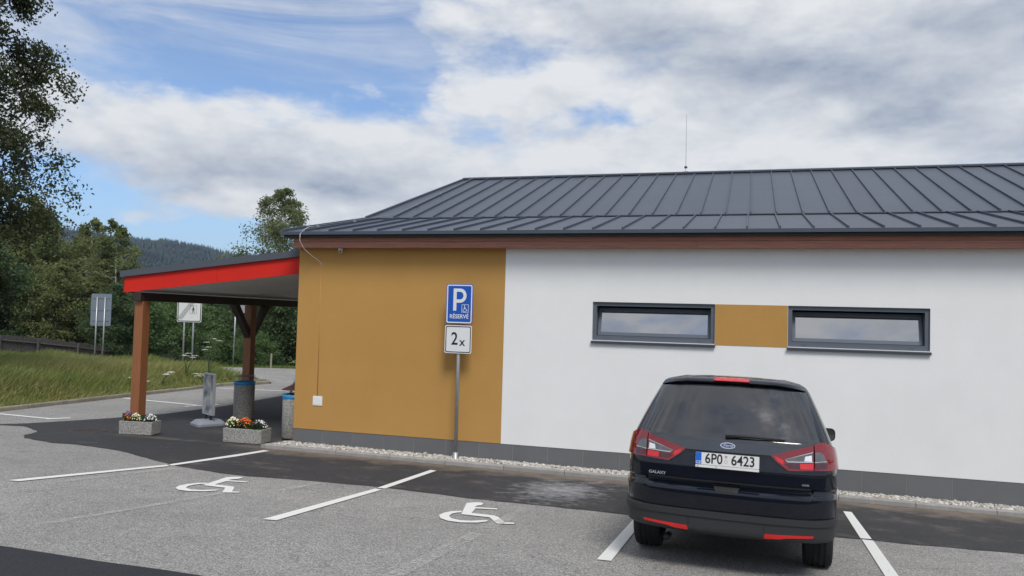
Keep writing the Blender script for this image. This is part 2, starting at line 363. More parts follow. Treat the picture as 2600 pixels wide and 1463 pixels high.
# ------------------------------------------------------------------ mesh helpers
class MB:
    def __init__(s): s.v = []; s.f = []
    def add(s, vs, fs):
        o = len(s.v); s.v += [tuple(p) for p in vs]; s.f += [tuple(i + o for i in f) for f in fs]; return s
    def box(s, x0, y0, z0, x1, y1, z1):
        return s.add([(x0, y0, z0), (x1, y0, z0), (x1, y1, z0), (x0, y1, z0), (x0, y0, z1), (x1, y0, z1), (x1, y1, z1), (x0, y1, z1)],
                     [(3, 2, 1, 0), (4, 5, 6, 7), (0, 1, 5, 4), (1, 2, 6, 5), (2, 3, 7, 6), (3, 0, 4, 7)])
    def tube(s, pts, rad, n=8, cap=True):
        pts = [Vector(p) for p in pts]; rs = rad if isinstance(rad, (list, tuple)) else [rad] * len(pts)
        o = len(s.v); up = Vector((0.31, 0.17, 0.93))
        for i, p in enumerate(pts):
            d = (pts[min(i + 1, len(pts) - 1)] - pts[max(i - 1, 0)]).normalized()
            a = d.cross(up)
            if a.length < 1e-3: a = d.cross(Vector((1, 0, 0)))
            a.normalize(); b = d.cross(a)
            for k in range(n):
                t = 2 * math.pi * k / n; s.v.append(tuple(p + (a * math.cos(t) + b * math.sin(t)) * rs[i]))
        for i in range(len(pts) - 1):
            for k in range(n):
                s.f.append((o + i * n + k, o + i * n + (k + 1) % n, o + (i + 1) * n + (k + 1) % n, o + (i + 1) * n + k))
        if cap:
            s.f.append(tuple(o + k for k in range(n))[::-1]); s.f.append(tuple(o + (len(pts) - 1) * n + k for k in range(n)))
        return s
    def lathe(s, prof, c=(0, 0, 0), n=28):
        o = len(s.v)
        for r, z in prof:
            for k in range(n):
                t = 2 * math.pi * k / n; s.v.append((c[0] + r * math.cos(t), c[1] + r * math.sin(t), c[2] + z))
        for i in range(len(prof) - 1):
            for k in range(n):
                s.f.append((o + i * n + k, o + i * n + (k + 1) % n, o + (i + 1) * n + (k + 1) % n, o + (i + 1) * n + k))
        return s
    def prism(s, poly, fn, t0, t1):
        """polygon (2d) extruded between t0 and t1; fn(a,b,t)->xyz"""
        n = len(poly); vs = [fn(a, b, t0) for a, b in poly] + [fn(a, b, t1) for a, b in poly]
        fs = [tuple(range(n))[::-1], tuple(range(n, 2 * n))] + [(i, (i + 1) % n, n + (i + 1) % n, n + i) for i in range(n)]
        return s.add(vs, fs)
    def ring(s, outer, inner, fn, t0, t1):
        n = len(outer); vs = [fn(a, b, t) for t in (t0, t1) for lp in (outer, inner) for a, b in lp]
        fs = []
        for i in range(n):
            j = (i + 1) % n
            fs += [(2 * n + i, 2 * n + j, 3 * n + j, 3 * n + i), (i, n + i, n + j, j), (i, j, 2 * n + j, 2 * n + i), (n + i, 3 * n + i, 3 * n + j, n + j)]
        return s.add(vs, fs)
    def build(s, name, m, parent=None, smooth=False, bevel=0.0):
        me = bpy.data.meshes.new(name); me.from_pydata(s.v, [], s.f); me.validate(clean_customdata=False)
        bm = bmesh.new(); bm.from_mesh(me); bmesh.ops.recalc_face_normals(bm, faces=bm.faces[:])
        if bevel:
            es = [e for e in bm.edges if len(e.link_faces) == 2 and e.calc_face_angle(0) > 0.5]
            bmesh.ops.bevel(bm, geom=es, offset=bevel, segments=2, affect='EDGES', profile=0.6)
        bm.to_mesh(me); bm.free()
        return link(name, me, m, parent, smooth)

def link(name, me, m, parent=None, smooth=False):
    if m is not None: me.materials.append(MAT[m] if isinstance(m, str) else m)
    if smooth:
        me.polygons.foreach_set('use_smooth', [True] * len(me.polygons))
    o = bpy.data.objects.new(name, me); COL.objects.link(o)
    if parent is not None: o.parent = parent
    return o
def soft(o, ang=40):
    me = o.data; me.polygons.foreach_set('use_smooth', [True] * len(me.polygons))
    me.set_sharp_from_angle(angle=R(ang)); return o
def empty(name, loc=(0, 0, 0), rz=0.0):
    o = bpy.data.objects.new(name, None); COL.objects.link(o); o.location = loc; o.rotation_euler = (0, 0, rz); o.empty_display_size = 0.2
    return o
def tag(o, label=None, cat=None, group=None, kind=None):
    if label: o['label'] = label
    if cat: o['category'] = cat
    if group: o['group'] = group
    if kind: o['kind'] = kind
    return o
def struct(o, label=None): return tag(o, label, kind='structure')
def np_mesh(name, verts, quads):
    verts = np.asarray(verts, dtype=np.float32); quads = np.asarray(quads, dtype=np.int32)
    k = quads.shape[1]; me = bpy.data.meshes.new(name)
    me.vertices.add(len(verts)); me.vertices.foreach_set('co', verts.ravel())
    me.loops.add(quads.size); me.loops.foreach_set('vertex_index', quads.ravel())
    me.polygons.add(len(quads)); me.polygons.foreach_set('loop_start', np.arange(0, quads.size, k, dtype=np.int32))
    me.update(calc_edges=True)
    return me
def rrect(w, h, r, n=5, cx=0.0, cy=0.0):
    pts = []
    for (sx, sy, a0) in ((1, 1, 0), (-1, 1, 90), (-1, -1, 180), (1, -1, 270)):
        for k in range(n + 1):
            a = R(a0 + 90 * k / n); pts.append((cx + sx * (w / 2 - r) + r * math.cos(a), cy + sy * (h / 2 - r) + r * math.sin(a)))
    return pts
def ellipse(a, b, n=28, cx=0, cy=0): return [(cx + a * math.cos(2 * math.pi * k / n), cy + b * math.sin(2 * math.pi * k / n)) for k in range(n)]
def text_obj(name, body, size, m, parent, mtx, bold=0.0, depth=0.0, xs=1.0, align='CENTER', shear=0.0):
    cu_ = bpy.data.curves.new(name, 'FONT'); cu_.body = body; cu_.size = size; cu_.align_x = align; cu_.align_y = 'CENTER'
    cu_.offset = bold; cu_.extrude = depth; cu_.resolution_u = 3; cu_.shear = shear
    t = bpy.data.objects.new(name + '_tmp', cu_); COL.objects.link(t)
    dg = bpy.context.evaluated_depsgraph_get(); me = bpy.data.meshes.new_from_object(t.evaluated_get(dg))
    bpy.data.objects.remove(t); bpy.data.curves.remove(cu_)
    me.transform(mtx @ Matrix.Diagonal((xs, 1, 1, 1))); me.materials.clear()
    return link(name, me, m, parent)
def cdt(poly, interior):
    n = len(poly)
    vs = [Vector((a, b)) for a, b in poly] + [Vector((a, b)) for a, b in interior]
    r = delaunay_2d_cdt(vs, [(i, (i + 1) % n) for i in range(n)], [], 1, 1e-5)
    return r[0], r[2]
def inside(poly, x, y):
    c = False; n = len(poly); j = n - 1
    for i in range(n):
        xi, yi = poly[i]; xj, yj = poly[j]
        if (yi > y) != (yj > y) and x < (xj - xi) * (y - yi) / (yj - yi) + xi: c = not c
        j = i
    return c
def densify(poly, step):
    out = []
    for i, (a, b) in enumerate(poly):
        c, d = poly[(i + 1) % len(poly)]; k = max(1, int(math.hypot(c - a, d - b) / step))
        out += [(a + (c - a) * q / k, b + (d - b) * q / k) for q in range(k)]
    return out

# ------------------------------------------------------------------ ground heights
def sm(a): return 0.5 * (a + math.sqrt(a * a + 0.09))
def gz(x, y): return 0.0777 * sm(-y) - 0.0068 * sm(x)
def sst(a, b, x):
    t = min(1, max(0, (x - a) / (b - a))); return t * t * (3 - 2 * t)
def bank(x, y):
    s = -8.55 - x
    return 0.55 * sst(0, 5.5, s) * (1 - sst(3, 11.5, y)) + 0.05 * sst(0, 1.0, s)
def terrain(x, y):
    d = math.hypot(x - 8, y + 12.7)
    z = gz(x, y) - 0.10
    if x < -8.45: z = gz(x, y) * (1 - sst(0, 6, -8.5 - x)) + bank(x, y) - 0.02
    z -= 0.08 * min(max(y - 15.5, 0), 38)
    z += 0.055 * max(0, min(d, 270) - 110)
    return z + 0.10 * math.sin(x * 0.31 + 1) * math.sin(y * 0.27) * sst(12, 30, d) * (x < -9)

def sheet(name, poly, off, m, step=0.5, edge=0.3, zf=gz, parent=None):
    poly = densify(poly, edge)
    xs = [p[0] for p in poly]; ys = [p[1] for p in poly]; inn = []
    nx = int((max(xs) - min(xs)) / step) + 1; ny = int((max(ys) - min(ys)) / step) + 1
    for i in range(nx + 1):
        for j in range(ny + 1):
            x = min(xs) + i * step; y = math.floor(min(ys) / step) * step + j * step
            if inside(poly, x, y): inn.append((x, y))
    v, f = cdt(poly, inn)
    me = bpy.data.meshes.new(name); me.from_pydata([(a.x, a.y, zf(a.x, a.y) + off) for a in v], [], [tuple(q) for q in f])
    bm = bmesh.new(); bm.from_mesh(me)
    for fc in bm.faces:
        fc.normal_update()
        if fc.normal.z < 0: fc.normal_flip()
    bm.to_mesh(me); bm.free()
    return link(name, me, m, parent, True)

def build_ground():
    mt, nt, b = nodes_of('meadow'); N = nt.nodes.new; L = nt.links.new
    tc = N('ShaderNodeTexCoord'); n = N('ShaderNodeTexNoise'); n.inputs['Scale'].default_value = 0.05; n.inputs['Detail'].default_value = 9
    L(tc.outputs['Object'], n.inputs['Vector']); cr_ = N('ShaderNodeValToRGB'); L(n.outputs['Fac'], cr_.inputs[0])
    cr_.color_ramp.elements[0].position = 0.32; cr_.color_ramp.elements[0].color = (0.065, 0.085, 0.022, 1)
    cr_.color_ramp.elements[1].position = 0.68; cr_.color_ramp.elements[1].color = (0.150, 0.190, 0.045, 1)
    L(cr_.outputs[0], b.inputs['Base Color']); b.inputs['Roughness'].default_value = 1.0; b.inputs['Specular IOR Level'].default_value = 0.1
    MAT['meadow'] = mt
    # one sheet to the horizon, rings around the bank
    cx, cy = -10.0, 6.0; rads = [0.0]; r = 0.6
    while r < 2600: rads.append(r); r *= 1.075
    n_a = 150; vs = [(cx, cy, terrain(cx, cy))]
    for r in rads[1:]:
        for k in range(n_a):
            a = 2 * math.pi * k / n_a; x = cx + r * math.cos(a); y = cy + r * math.sin(a); vs.append((x, y, terrain(x, y)))
    fs = [(0, 1 + k, 1 + (k + 1) % n_a) for k in range(n_a)]
    for i in range(len(rads) - 2):
        o = 1 + i * n_a
        fs += [(o + k, o + n_a + k, o + n_a + (k + 1) % n_a, o + (k + 1) % n_a) for k in range(n_a)]
    me = bpy.data.meshes.new('ground'); me.from_pydata(vs, [], fs); struct(link('ground', me, 'meadow', None, True), 'grassy ground falling away behind the car park')
    lot = [(-8.42, -26), (30, -26), (30, 15.4), (-8.2, 15.4), (-8.2, 11.6), (-7.75, 10.9), (-7.85, 10.3), (-8.42, 9.2)]
    struct(sheet('parking_lot', lot, 0.0, 'asphalt_old', 0.6, 0.5), 'pale worn asphalt of the car park')
    near = [(-6.311, -0.556), (-5.853, -0.424), (-5.3, -0.72), (-4.767, -1.091), (-4.55, -1.45), (-4.407, -1.704), (-3.95, -2.08), (-3.638, -2.195), (-3.059, -2.378), (-2.599, -2.3), (-1.553, -2.529), (-0.713, -2.958),
            (0.193, -3.442), (0.803, -3.63), (1.509, -3.738), (2.574, -3.549), (3.658, -3.50), (4.798, -3.63), (5.765, -3.60), (6.7, -3.627), (8.856, -3.621), (9.563, -3.60), (10.703, -3.45), (26, -3.45)]
    rnd = random.Random(4); nd = []
    for i in range(len(near) - 1):
        (a, b_), (c, d) = near[i], near[i + 1]; k = max(1, int(math.hypot(c - a, d - b_) / 0.16))
        nd += [(a + (c - a) * q / k + rnd.uniform(-.012, .012), b_ + (d - b_) * q / k + rnd.uniform(-.022, .022)) for q in range(k)]
    nd.append(near[-1])
    far = [(26, 9.0), (-5.25, 9.0), (-5.234, 8.306), (-4.95, 4.6), (-5.106, 2.69), (-5.578, 1.517), (-6.534, -0.367)]
    struct(sheet('asphalt_patch', nd + far, 0.004, 'asphalt_new', 0.4, 0.25), 'newer dark asphalt strip along the building and under the canopy')
    lane = [(-9.0 + 0.5 * i, -8.25 + 0.016 * (0.5 * i) + rnd.uniform(-.015, .015)) for i in range(80)] + [(31, -25.5), (-8.3, -25.5)]
    lane = [p for p in lane if p[0] > -8.35 and p[0] < 29.9] + []
    struct(sheet('lane', lane, 0.004, 'asphalt_lane', 0.7, 0.4), 'dark newer asphalt lane in front of the bays')
    road = [(-8.21, 11.6), (-11, 12.6), (-14.6, 14.9), (-18.5, 17.5), (-22, 22), (-26.5, 31), (-22.5, 31), (-19, 22), (-15.5, 18), (-11.5, 16.0), (-8.21, 15.3)]
    struct(sheet('road', road, 0.05, 'asphalt_old', 1.0, 0.8, zf=lambda x, y: terrain(x, y) + 0.02), 'asphalt road passing behind the grass bank')
build_ground()

# ------------------------------------------------------------------ painted markings
def marking(name, polys, label, cat, m='road_paint', off=0.009, group=None):
    o = None
    e = None
    if len(polys) > 1: e = empty(name, (polys[0][0][0], polys[0][0][1], gz(*polys[0][0]))); 
    for p in polys:
        s = sheet(name if e is None else 'painted_stroke', p, off, m, 0.2, 0.12)
        if e is not None:
            s.parent = e; s.matrix_parent_inverse = e.matrix_basis.inverted()
        o = s
    return tag(e or o, label, cat, group)
G_ = 'white bay lines in front of the building'
marking('bay_line', [[(-0.083, -5.742), (0.063, -5.726), (0.33, -3.62), (0.215, -3.52)], [(0.21, -3.47), (0.325, -3.55), (0.265, -1.985), (0.165, -0.97), (0.03, -0.95), (0.10, -1.76)]],
        'white bay line running out from the corner of the gravel kerb', 'line', group=G_)
marking('bay_line', [[(3.53, -6.112), (3.665, -6.091), (3.612, -3.70), (3.505, -3.68)], [(3.495, -3.60), (3.602, -3.60), (3.43, -1.461), (3.32, -1.43)]],
        'white bay line between the two painted wheelchair symbols', 'line', group=G_)
marking('bay_line', [[(6.770, -6.076), (6.890, -6.065), (6.885, -3.67), (6.775, -3.67)], [(6.775, -3.60), (6.885, -3.60), (6.87, -1.5), (6.76, -1.5)]],
        'white bay line beside the left tyre of the black car', 'line', group=G_)
marking('bay_line', [[(9.174, -1.6), (9.275, -1.6), (9.248, -3.56), (9.135, -3.58)], [(9.140, -3.64), (9.251, -3.64), (9.205, -6.0), (9.09, -6.0)]],
        'white bay line to the right of the black car', 'line', group=G_)
TORSO = [(4.848, -4.011), (4.920, -3.89), (4.985, -3.87), (5.03, -3.93), (5.045, -4.05), (5.011, -4.11), (5.02, -4.215), (5.275, -4.155), (5.29, -4.223), (5.060, -4.30), (5.12, -4.60), (5.376, -4.600), (5.443, -4.661), (5.594, -4.911), (5.685, -4.880), (5.702, -4.945), (5.551, -5.034), (5.368, -4.735), (5.05, -4.735)]
CRES = [(4.983, -4.542), (4.9, -4.612), (4.861, -4.764), (4.87, -4.923), (4.949, -5.081), (5.064, -5.169), (5.208, -5.180), (5.356, -5.091), (5.420, -4.974), (5.405, -4.894), (5.345, -4.95), (5.264, -5.035), (5.159, -5.070), (5.042, -5.016), (4.974, -4.9), (4.955, -4.766), (4.977, -4.672), (5.016, -4.629)]
for dx, lab in ((0.0, 'white wheelchair symbol painted on the bay next to the black car'), (-3.29, 'white wheelchair symbol painted on the bay nearest the flower troughs')):
    marking('wheelchair_symbol', [[(x + dx, y) for x, y in TORSO], [(x + dx, y) for x, y in CRES]], lab, 'symbol', group='wheelchair symbols on the bays')
for p, lab in (([(5.44, -7.45), (5.58, -7.45), (5.60, -5.6), (5.46, -5.6)], 'short faded old line on the asphalt below the second wheelchair symbol'),
               ([(5.47, -5.3), (5.60, -5.3), (5.63, -3.75), (5.50, -3.75)], 'faded old line crossing the foot of the second wheelchair symbol'),
               ([(2.10, -7.3), (2.20, -7.3), (2.34, -5.0), (2.26, -5.0)], 'faint scraped old line between first symbol and lane'),
               ([(2.60, -4.55), (2.74, -4.55), (2.78, -3.7), (2.66, -3.7)], 'small pale paint remnant near the dark asphalt edge'),
               ([(0.34, -5.5), (0.46, -5.5), (0.60, -3.75), (0.48, -3.75)], 'ghost of an older line beside the outermost bay line'),
               ([(10.35, -6.2), (10.5, -6.2), (10.55, -3.55), (10.4, -3.55)], 'faded old line in the bay right of the car')):
    marking('faded_line', [p], lab, 'line', 'faded_paint', group='old worn bay lines')
marking('far_bay_line', [[(-8.3, 0.99), (-8.28, 0.88), (-6.45, 0.76), (-6.47, 0.87)], [(-6.62, 0.80), (-6.5, 0.72), (-6.22, 1.08), (-6.33, 1.16)]], 'white T-shaped bay line at the far left by the grass kerb', 'line', group='bay lines of the far row')
marking('far_bay_line', [[(-8.3, 4.86), (-8.28, 4.74), (-5.60, 4.36), (-5.62, 4.48)], [(-5.74, 4.10), (-5.62, 4.02), (-5.20, 4.80), (-5.33, 4.88)]], 'white T-shaped bay line behind the timber canopy post', 'line', group='bay lines of the far row')
marking('far_bay_line', [[(-8.1, 8.56), (-8.1, 8.44), (-5.1, 8.86), (-5.1, 8.98)]], 'white bay line far back between the litter bin and wall corner', 'line', group='bay lines of the far row')
marking('far_bay_line', [[(-2.80, -2.03), (-2.77, -2.07), (-2.60, -1.86), (-2.63, -1.83)]], 'small white paint stub on the dark asphalt', 'line', 'faded_paint')

# manhole
mh = MB(); mh.lathe([(0.0, 0.012), (0.30, 0.012), (0.31, 0.006), (0.36, 0.006), (0.37, 0.0)], (0, 0, 0), 36)
for k in range(-4, 5):
    for j in range(-4, 5):
        if math.hypot(k, j) * 0.06 < 0.26: mh.box(k * .06 - .018, j * .06 - .018, 0.011, k * .06 + .018, j * .06 + .018, 0.016)
o = mh.build('manhole_cover', 'rust'); o.location = (-4.40, -0.33, gz(-4.4, -.33) + 0.004); o.rotation_euler = (R(-2.5), 0, 0.3)
tag(o, 'rusty round manhole cover set in the dark asphalt', 'manhole cover')

# ------------------------------------------------------------------ kerbs and gravel
def kerb_y(x): return -0.635 + 0.0125 * x
def build_kerb():
    k = empty('gravel_kerb', (0, -0.6, 0)); struct(k, 'low concrete kerb in front of the white gravel strip')
    x = -0.78
    edges = [-0.16, 0.23, 1.23, 2.23] + [2.2285 + i for i in range(1, 19)]
    rnd = random.Random(2)
    for a, b_ in zip(edges[:-1], edges[1:]):
        a += 0.004; b_ -= 0.004; ya = kerb_y(a); yb = kerb_y(b_); m_ = MB(); dz = rnd.uniform(-.004, .004)
        za, zb = gz(a, ya), gz(b_, yb); h = 0.075 + dz; w = 0.085
        prof = [(0.0, -0.1), (0.0, h - 0.018), (0.014, h), (w, h), (w, -0.1)]
        vs = [(a, ya + p, za + q) for p, q in prof] + [(b_, yb + p, zb + q) for p, q in prof]
        n = len(prof); fs = [tuple(range(n))[::-1], tuple(range(n, 2 * n))] + [(i, (i + 1) % n, n + (i + 1) % n, n + i) for i in range(n)]
        o = m_.add(vs, fs).build('kerb_stone', 'concrete_kerb'); o.parent = k; o.matrix_parent_inverse = Matrix.Translation((0, 0.6, 0))
    # return piece towards the wall corner
    m_ = MB(); prof = [(0.0, -0.1), (0.0, 0.062), (0.012, 0.075), (0.075, 0.075), (0.075, -0.1)]
    A = Vector((-0.16, kerb_y(-.16) + 0.002, gz(-.16, -.6))); B = Vector((-0.085, 0.25, gz(-.09, .2)))
    vs = [(A.x + p, A.y, A.z + q) for p, q in prof] + [(B.x + p, B.y, B.z + q) for p, q in prof]
    n = 5; fs = [tuple(range(n))[::-1], tuple(range(n, 2 * n))] + [(i, (i + 1) % n, n + (i + 1) % n, n + i) for i in range(n)]
    o = m_.add(vs, fs).build('kerb_stone', 'concrete_kerb'); o.location.x -= 0.078; o.parent = k; o.matrix_parent_inverse = Matrix.Translation((0, 0.6, 0))
    # grass-side kerb
    g = empty('grass_kerb', (-8.5, 0, 0)); struct(g, 'old weathered kerb along the grass bank')
    pts = [(-8.45, -14 + i) for i in range(23)] + [(-8.43, 9.2), (-8.2, 9.95), (-7.92, 10.35), (-7.80, 10.9), (-8.2, 11.45), (-9.0, 11.55), (-10, 11.5)]
    for (a, b_), (c, d) in zip(pts[:-1], pts[1:]):
        A = Vector((a, b_, gz(a, b_))); B = Vector((c, d, gz(c, d))); t = (B - A).normalized(); nn = Vector((-t.y, t.x, 0)) * 0.10
        A += t * 0.006; B -= t * 0.006; m_ = MB(); h = 0.085 + rnd.uniform(-.015, .012)
        vs = [A - Vector((0, 0, .15)), A + nn - Vector((0, 0, .15)), A + nn + Vector((0, 0, h)), A + nn * .1 + Vector((0, 0, h)), A + Vector((0, 0, h - .02))]
        vs += [p + (B - A) for p in vs]; n = 5
        fs = [tuple(range(n))[::-1], tuple(range(n, 2 * n))] + [(i, (i + 1) % n, n + (i + 1) % n, n + i) for i in range(n)]
        o = m_.add(vs, fs).build('kerb_stone', 'old_kerb'); o.parent = g; o.matrix_parent_inverse = Matrix.Translation((8.5, 0, 0))
    # gravel: bed plus thousands of pebbles as one mass
    mt, nt, b = nodes_of('pebble'); N = nt.nodes.new; L = nt.links.new
    ge = N('ShaderNodeNewGeometry'); cr_ = N('ShaderNodeValToRGB'); L(ge.outputs['Random Per Island'], cr_.inputs[0])
    e = cr_.color_ramp.elements; e[0].color = (0.12, 0.11, 0.095, 1); e[1].color = (0.64, 0.63, 0.60, 1); e[1].position = 1.0
    for p_, c_ in ((0.15, (0.34, 0.30, 0.25, 1)), (0.35, (0.41, 0.38, 0.335, 1)), (0.65, (0.53, 0.51, 0.465, 1))):
        q = cr_.color_ramp.elements.new(p_); q.color = c_
    L(cr_.outputs[0], b.inputs['Base Color']); b.inputs['Roughness'].default_value = 0.8; MAT['pebble'] = mt
    bed = sheet('gravel_bed', [(-0.12, -0.56), (20, -0.33), (20, 0.05), (0.0, 0.05), (-0.10, 0.05)], 0.035, 'soil', 0.4, 0.3); struct(bed, 'bed under the white gravel')
    bm = bmesh.new(); bmesh.ops.create_icosphere(bm, subdivisions=1, radius=1.0)
    base = np.array([v.co[:] for v in bm.verts]); tri = np.array([[v.index for v in f.verts] for f in bm.faces]); bm.free()
    rg = np.random.default_rng(5); V = []; F = []; n = 11500
    xs = np.concatenate([rg.uniform(-0.10, 12.6, n), rg.uniform(12.6, 20, 2200)])
    for i, x in enumerate(xs):
        y = rg.uniform(kerb_y(x) + 0.075, 0.0); s = rg.uniform(0.011, 0.023) * (1 + 0.5 * (rg.random() < 0.12))
        sc_ = np.array([s * rg.uniform(0.9, 1.5), s * rg.uniform(0.8, 1.15), s * rg.uniform(0.55, 0.85)])
        jit = base * sc_ * rg.uniform(0.82, 1.18, base.shape); a = rg.uniform(0, 6.28); ca, sa = math.cos(a), math.sin(a)
        t = rg.normal(0, 0.35); M_ = np.array([[ca, -sa, 0], [sa, ca, 0], [0, 0, 1]]) @ np.array([[1, 0, 0], [0, math.cos(t), -math.sin(t)], [0, math.sin(t), math.cos(t)]])
        heap = 0.020 * min(1, (y - kerb_y(x)) / 0.25)
        p = jit @ M_.T + np.array([x, y, gz(x, y) + 0.042 + heap + rg.uniform(0, 0.022)])
        V.append(p); F.append(tri + len(base) * i)
    me = np_mesh('white_gravel', np.concatenate(V), np.concatenate(F))
    tag(link('white_gravel', me, 'pebble', None, True), 'white and cream pebbles in the strip along the wall', kind='stuff')
build_kerb()

# ------------------------------------------------------------------ building
XR = 19.5
def build_building():
    B = empty('shop_building'); tag(B, 'single storey shop with white and ochre walls and grey standing seam roof', 'building')
    XO = 3.99; WT = 2.766; WB = 2.14; W = [(5.505, 7.451), (8.535, 10.494)]; ZP = 0.343; ZT = 3.80
    # white wall around the two openings
    m_ = MB(); xs = [XO, W[0][0], W[0][1], W[1][0], W[1][1], XR]; zs = [ZP, WB, WT, ZT]
    for i in range(5):
        for j in range(3):
            if j == 1 and i in (1, 3): continue
            m_.add([(xs[i], 0, zs[j]), (xs[i + 1], 0, zs[j]), (xs[i + 1], 0, zs[j + 1]), (xs[i], 0, zs[j + 1])], [(0, 1, 2, 3)])
    for a, b_ in W:
        d = 0.32
        m_.add([(a, 0, WT), (b_, 0, WT), (b_, d, WT), (a, d, WT)], [(0, 1, 2, 3)]); m_.add([(a, 0, WB), (b_, 0, WB), (b_, d, WB), (a, d, WB)], [(0, 1, 2, 3)])
        m_.add([(a, 0, WB), (a, 0, WT), (a, d, WT), (a, d, WB)], [(0, 1, 2, 3)]); m_.add([(b_, 0, WB), (b_, 0, WT), (b_, d, WT), (b_, d, WB)], [(0, 1, 2, 3)])
    m_.add([(XO, 0, ZP), (XR, 0, ZP), (XR, 0.05, ZP), (XO, 0.05, ZP)], [(0, 1, 2, 3)])
    me = bpy.data.meshes.new('white_wall'); me.from_pydata(m_.v, [], m_.f)
    bm = bmesh.new(); bm.from_mesh(me); bmesh.ops.remove_doubles(bm, verts=bm.verts, dist=1e-5); bm.to_mesh(me); bm.free()
    link('white_wall', me, 'plaster_white', B)
    # ochre walls: front bay and the left flank, other flanks plain
    m_ = MB()
    m_.add([(0, 0, ZP), (XO, 0, ZP), (XO, 0, ZT), (0, 0, ZT)], [(0, 1, 2, 3)])
    m_.add([(0, 0.05, ZP), (XO, 0.05, ZP), (XO, 0, ZP), (0, 0, ZP)], [(0, 1, 2, 3)])
    m_.add([(0, 0, ZP), (0, 0, ZT), (0.2, 2.5, 4.42), (0.45, 7.5, 6.1), (0.45, 15, 3.85), (0.45, 15, -.2), (0.0, 0.05, -.2)], [(0, 1, 2, 3, 4, 5, 6)])
    m_.build('ochre_wall', 'plaster_ochre', B)
    MB().add([(XR, 0, -.3), (XR, 0, ZT), (XR, 2.5, 4.42), (XR, 7.5, 6.1), (XR, 15, 3.85), (XR, 15, -.3)], [(0, 1, 2, 3, 4, 5)]).add(
        [(0.45, 15, -.3), (XR, 15, -.3), (XR, 15, 3.85), (0.45, 15, 3.85)], [(0, 1, 2, 3)]).build('rear_wall', 'plaster_white', B)
    MB().box(W[0][1] + 0.004, -0.006, WB - 0.012, W[1][0] - 0.004, 0.0, WT).build('ochre_panel', 'plaster_ochre', B)
    # plinth
    pl = MB().box(0.012, 0.0105, -0.3, XR, 0.05, ZP - 0.004).build('plinth', 'grout', B)
    for i in range(33):
        a, b_ = i * 0.6 + (0.0 if i == 0 else 0.004), min((i + 1) * 0.6 - 0.004, XR)
        MB().box(a, 0.006, -0.28, b_, 0.0100, ZP - 0.006).build('plinth_tile', 'plinth_tile', pl)
    # windows
    for k, (a, b_) in enumerate(W):
        z0, z1 = WB, WT; y = 0.035; f = 0.062
        out = [(a + .002, z0 + .002), (b_ - .002, z0 + .002), (b_ - .002, z1 - .002), (a + .002, z1 - .002)]
        inn = [(a + f, z0 + f * 1.25), (b_ - f, z0 + f * 1.25), (b_ - f, z1 - f), (a + f, z1 - f)]
        w = MB().ring(out, inn, lambda p, q, t: (p, t, q), y + 0.17, y).build('window', 'frame_grey', B)
        MB().box(a + 0.003, 0.305, z0 + 0.003, b_ - 0.003, 0.315, z1 - 0.003).build('dark_interior', 'dark_room', w)
        # sash tipped inwards at the top
        tilt = R(15); ys = y + 0.075; zb = z0 + f * 1.25 + 0.006; ct, st = math.cos(tilt), math.sin(tilt)
        hgt = (z1 - f - 0.012 - zb)
        fn = lambda p, q, t: (p, ys + q * st + t * ct, zb + q * ct - t * st)
        o1 = [(a + f + .008, 0), (b_ - f - .008, 0), (b_ - f - .008, hgt), (a + f + .008, hgt)]
        s_ = 0.055; i1 = [(a + f + s_, s_), (b_ - f - s_, s_), (b_ - f - s_, hgt - s_), (a + f + s_, hgt - s_)]
        sash = MB().ring(o1, i1, fn, 0.035, 0.0).build('sash', 'frame_grey', w)
        MB().add([fn(p, q, 0.016) for p, q in ((a + f + s_ - .005, s_ - .005), (b_ - f - s_ + .005, s_ - .005), (b_ - f - s_ + .005, hgt - s_ + .005), (a + f + s_ - .005, hgt - s_ + .005))], [(0, 1, 2, 3)]).build('pane', 'pane', sash)
        MB().add([(a - .012, -0.045, z0 - 0.022), (b_ + .012, -0.045, z0 - 0.022), (b_ + .012, 0.058, z0 + 0.006), (a - .012, 0.058, z0 + 0.006),
                  (a - .012, -0.045, z0 - 0.052), (b_ + .012, -0.045, z0 - 0.052), (b_ + .012, -0.001, z0 - 0.040), (a - .012, -0.001, z0 - 0.040)],
                 [(0, 1, 2, 3), (4, 5, 1, 0), (4, 7, 6, 5), (0, 3, 7, 4), (1, 5, 6, 2), (3, 2, 6, 7)]).build('sill', 'sill_dark', w)
        for q in (0.12, 0.88):
            xx = a + (b_ - a) * q; MB().box(xx - .022, y - 0.006, z0 + .030, xx + .022, y - 0.001, z0 + .042).build('drain_cap', 'frame_grey', w)
    # fascia boards
    fa = MB().box(0.0, -0.170, 3.66, XR, 0.0, 3.80).build('fascia_backing', 'eave_dark', B)
    joints = [-0.015, 2.85, 7.2, 11.6, 15.7, XR]; j2 = [-0.015, 4.6, 9.3, 13.4, XR]
    for jj, z0, z1, y in ((joints, 3.636, 3.742, -0.205), (j2, 3.747, 3.825, -0.209)):
        for a, b_ in zip(jj[:-1], jj[1:]): MB().box(a + .001, y, z0, b_ - .001, -0.171, z1).build('fascia_board', 'fascia_wood', B)
    MB().box(-0.014, -0.169, 3.636, 0.015, 0.32, 3.815).build('fascia_return', 'fascia_wood', B)
    MB().box(0.016, -0.170, 3.638, XR, -0.001, 3.658).build('eave_soffit', 'fascia_wood', B)
    MB().box(-0.120, -0.345, 3.812, XR + .1, -0.02, 3.862).build('eave_underside', 'eave_dark', B)
    # roof
    def zl(y): return 3.908 + (y + 0.4) * (4.505 - 3.908) / 2.9
    def zu(y): return 4.535 + (y - 2.5) * (6.255 - 4.535) / 5.0
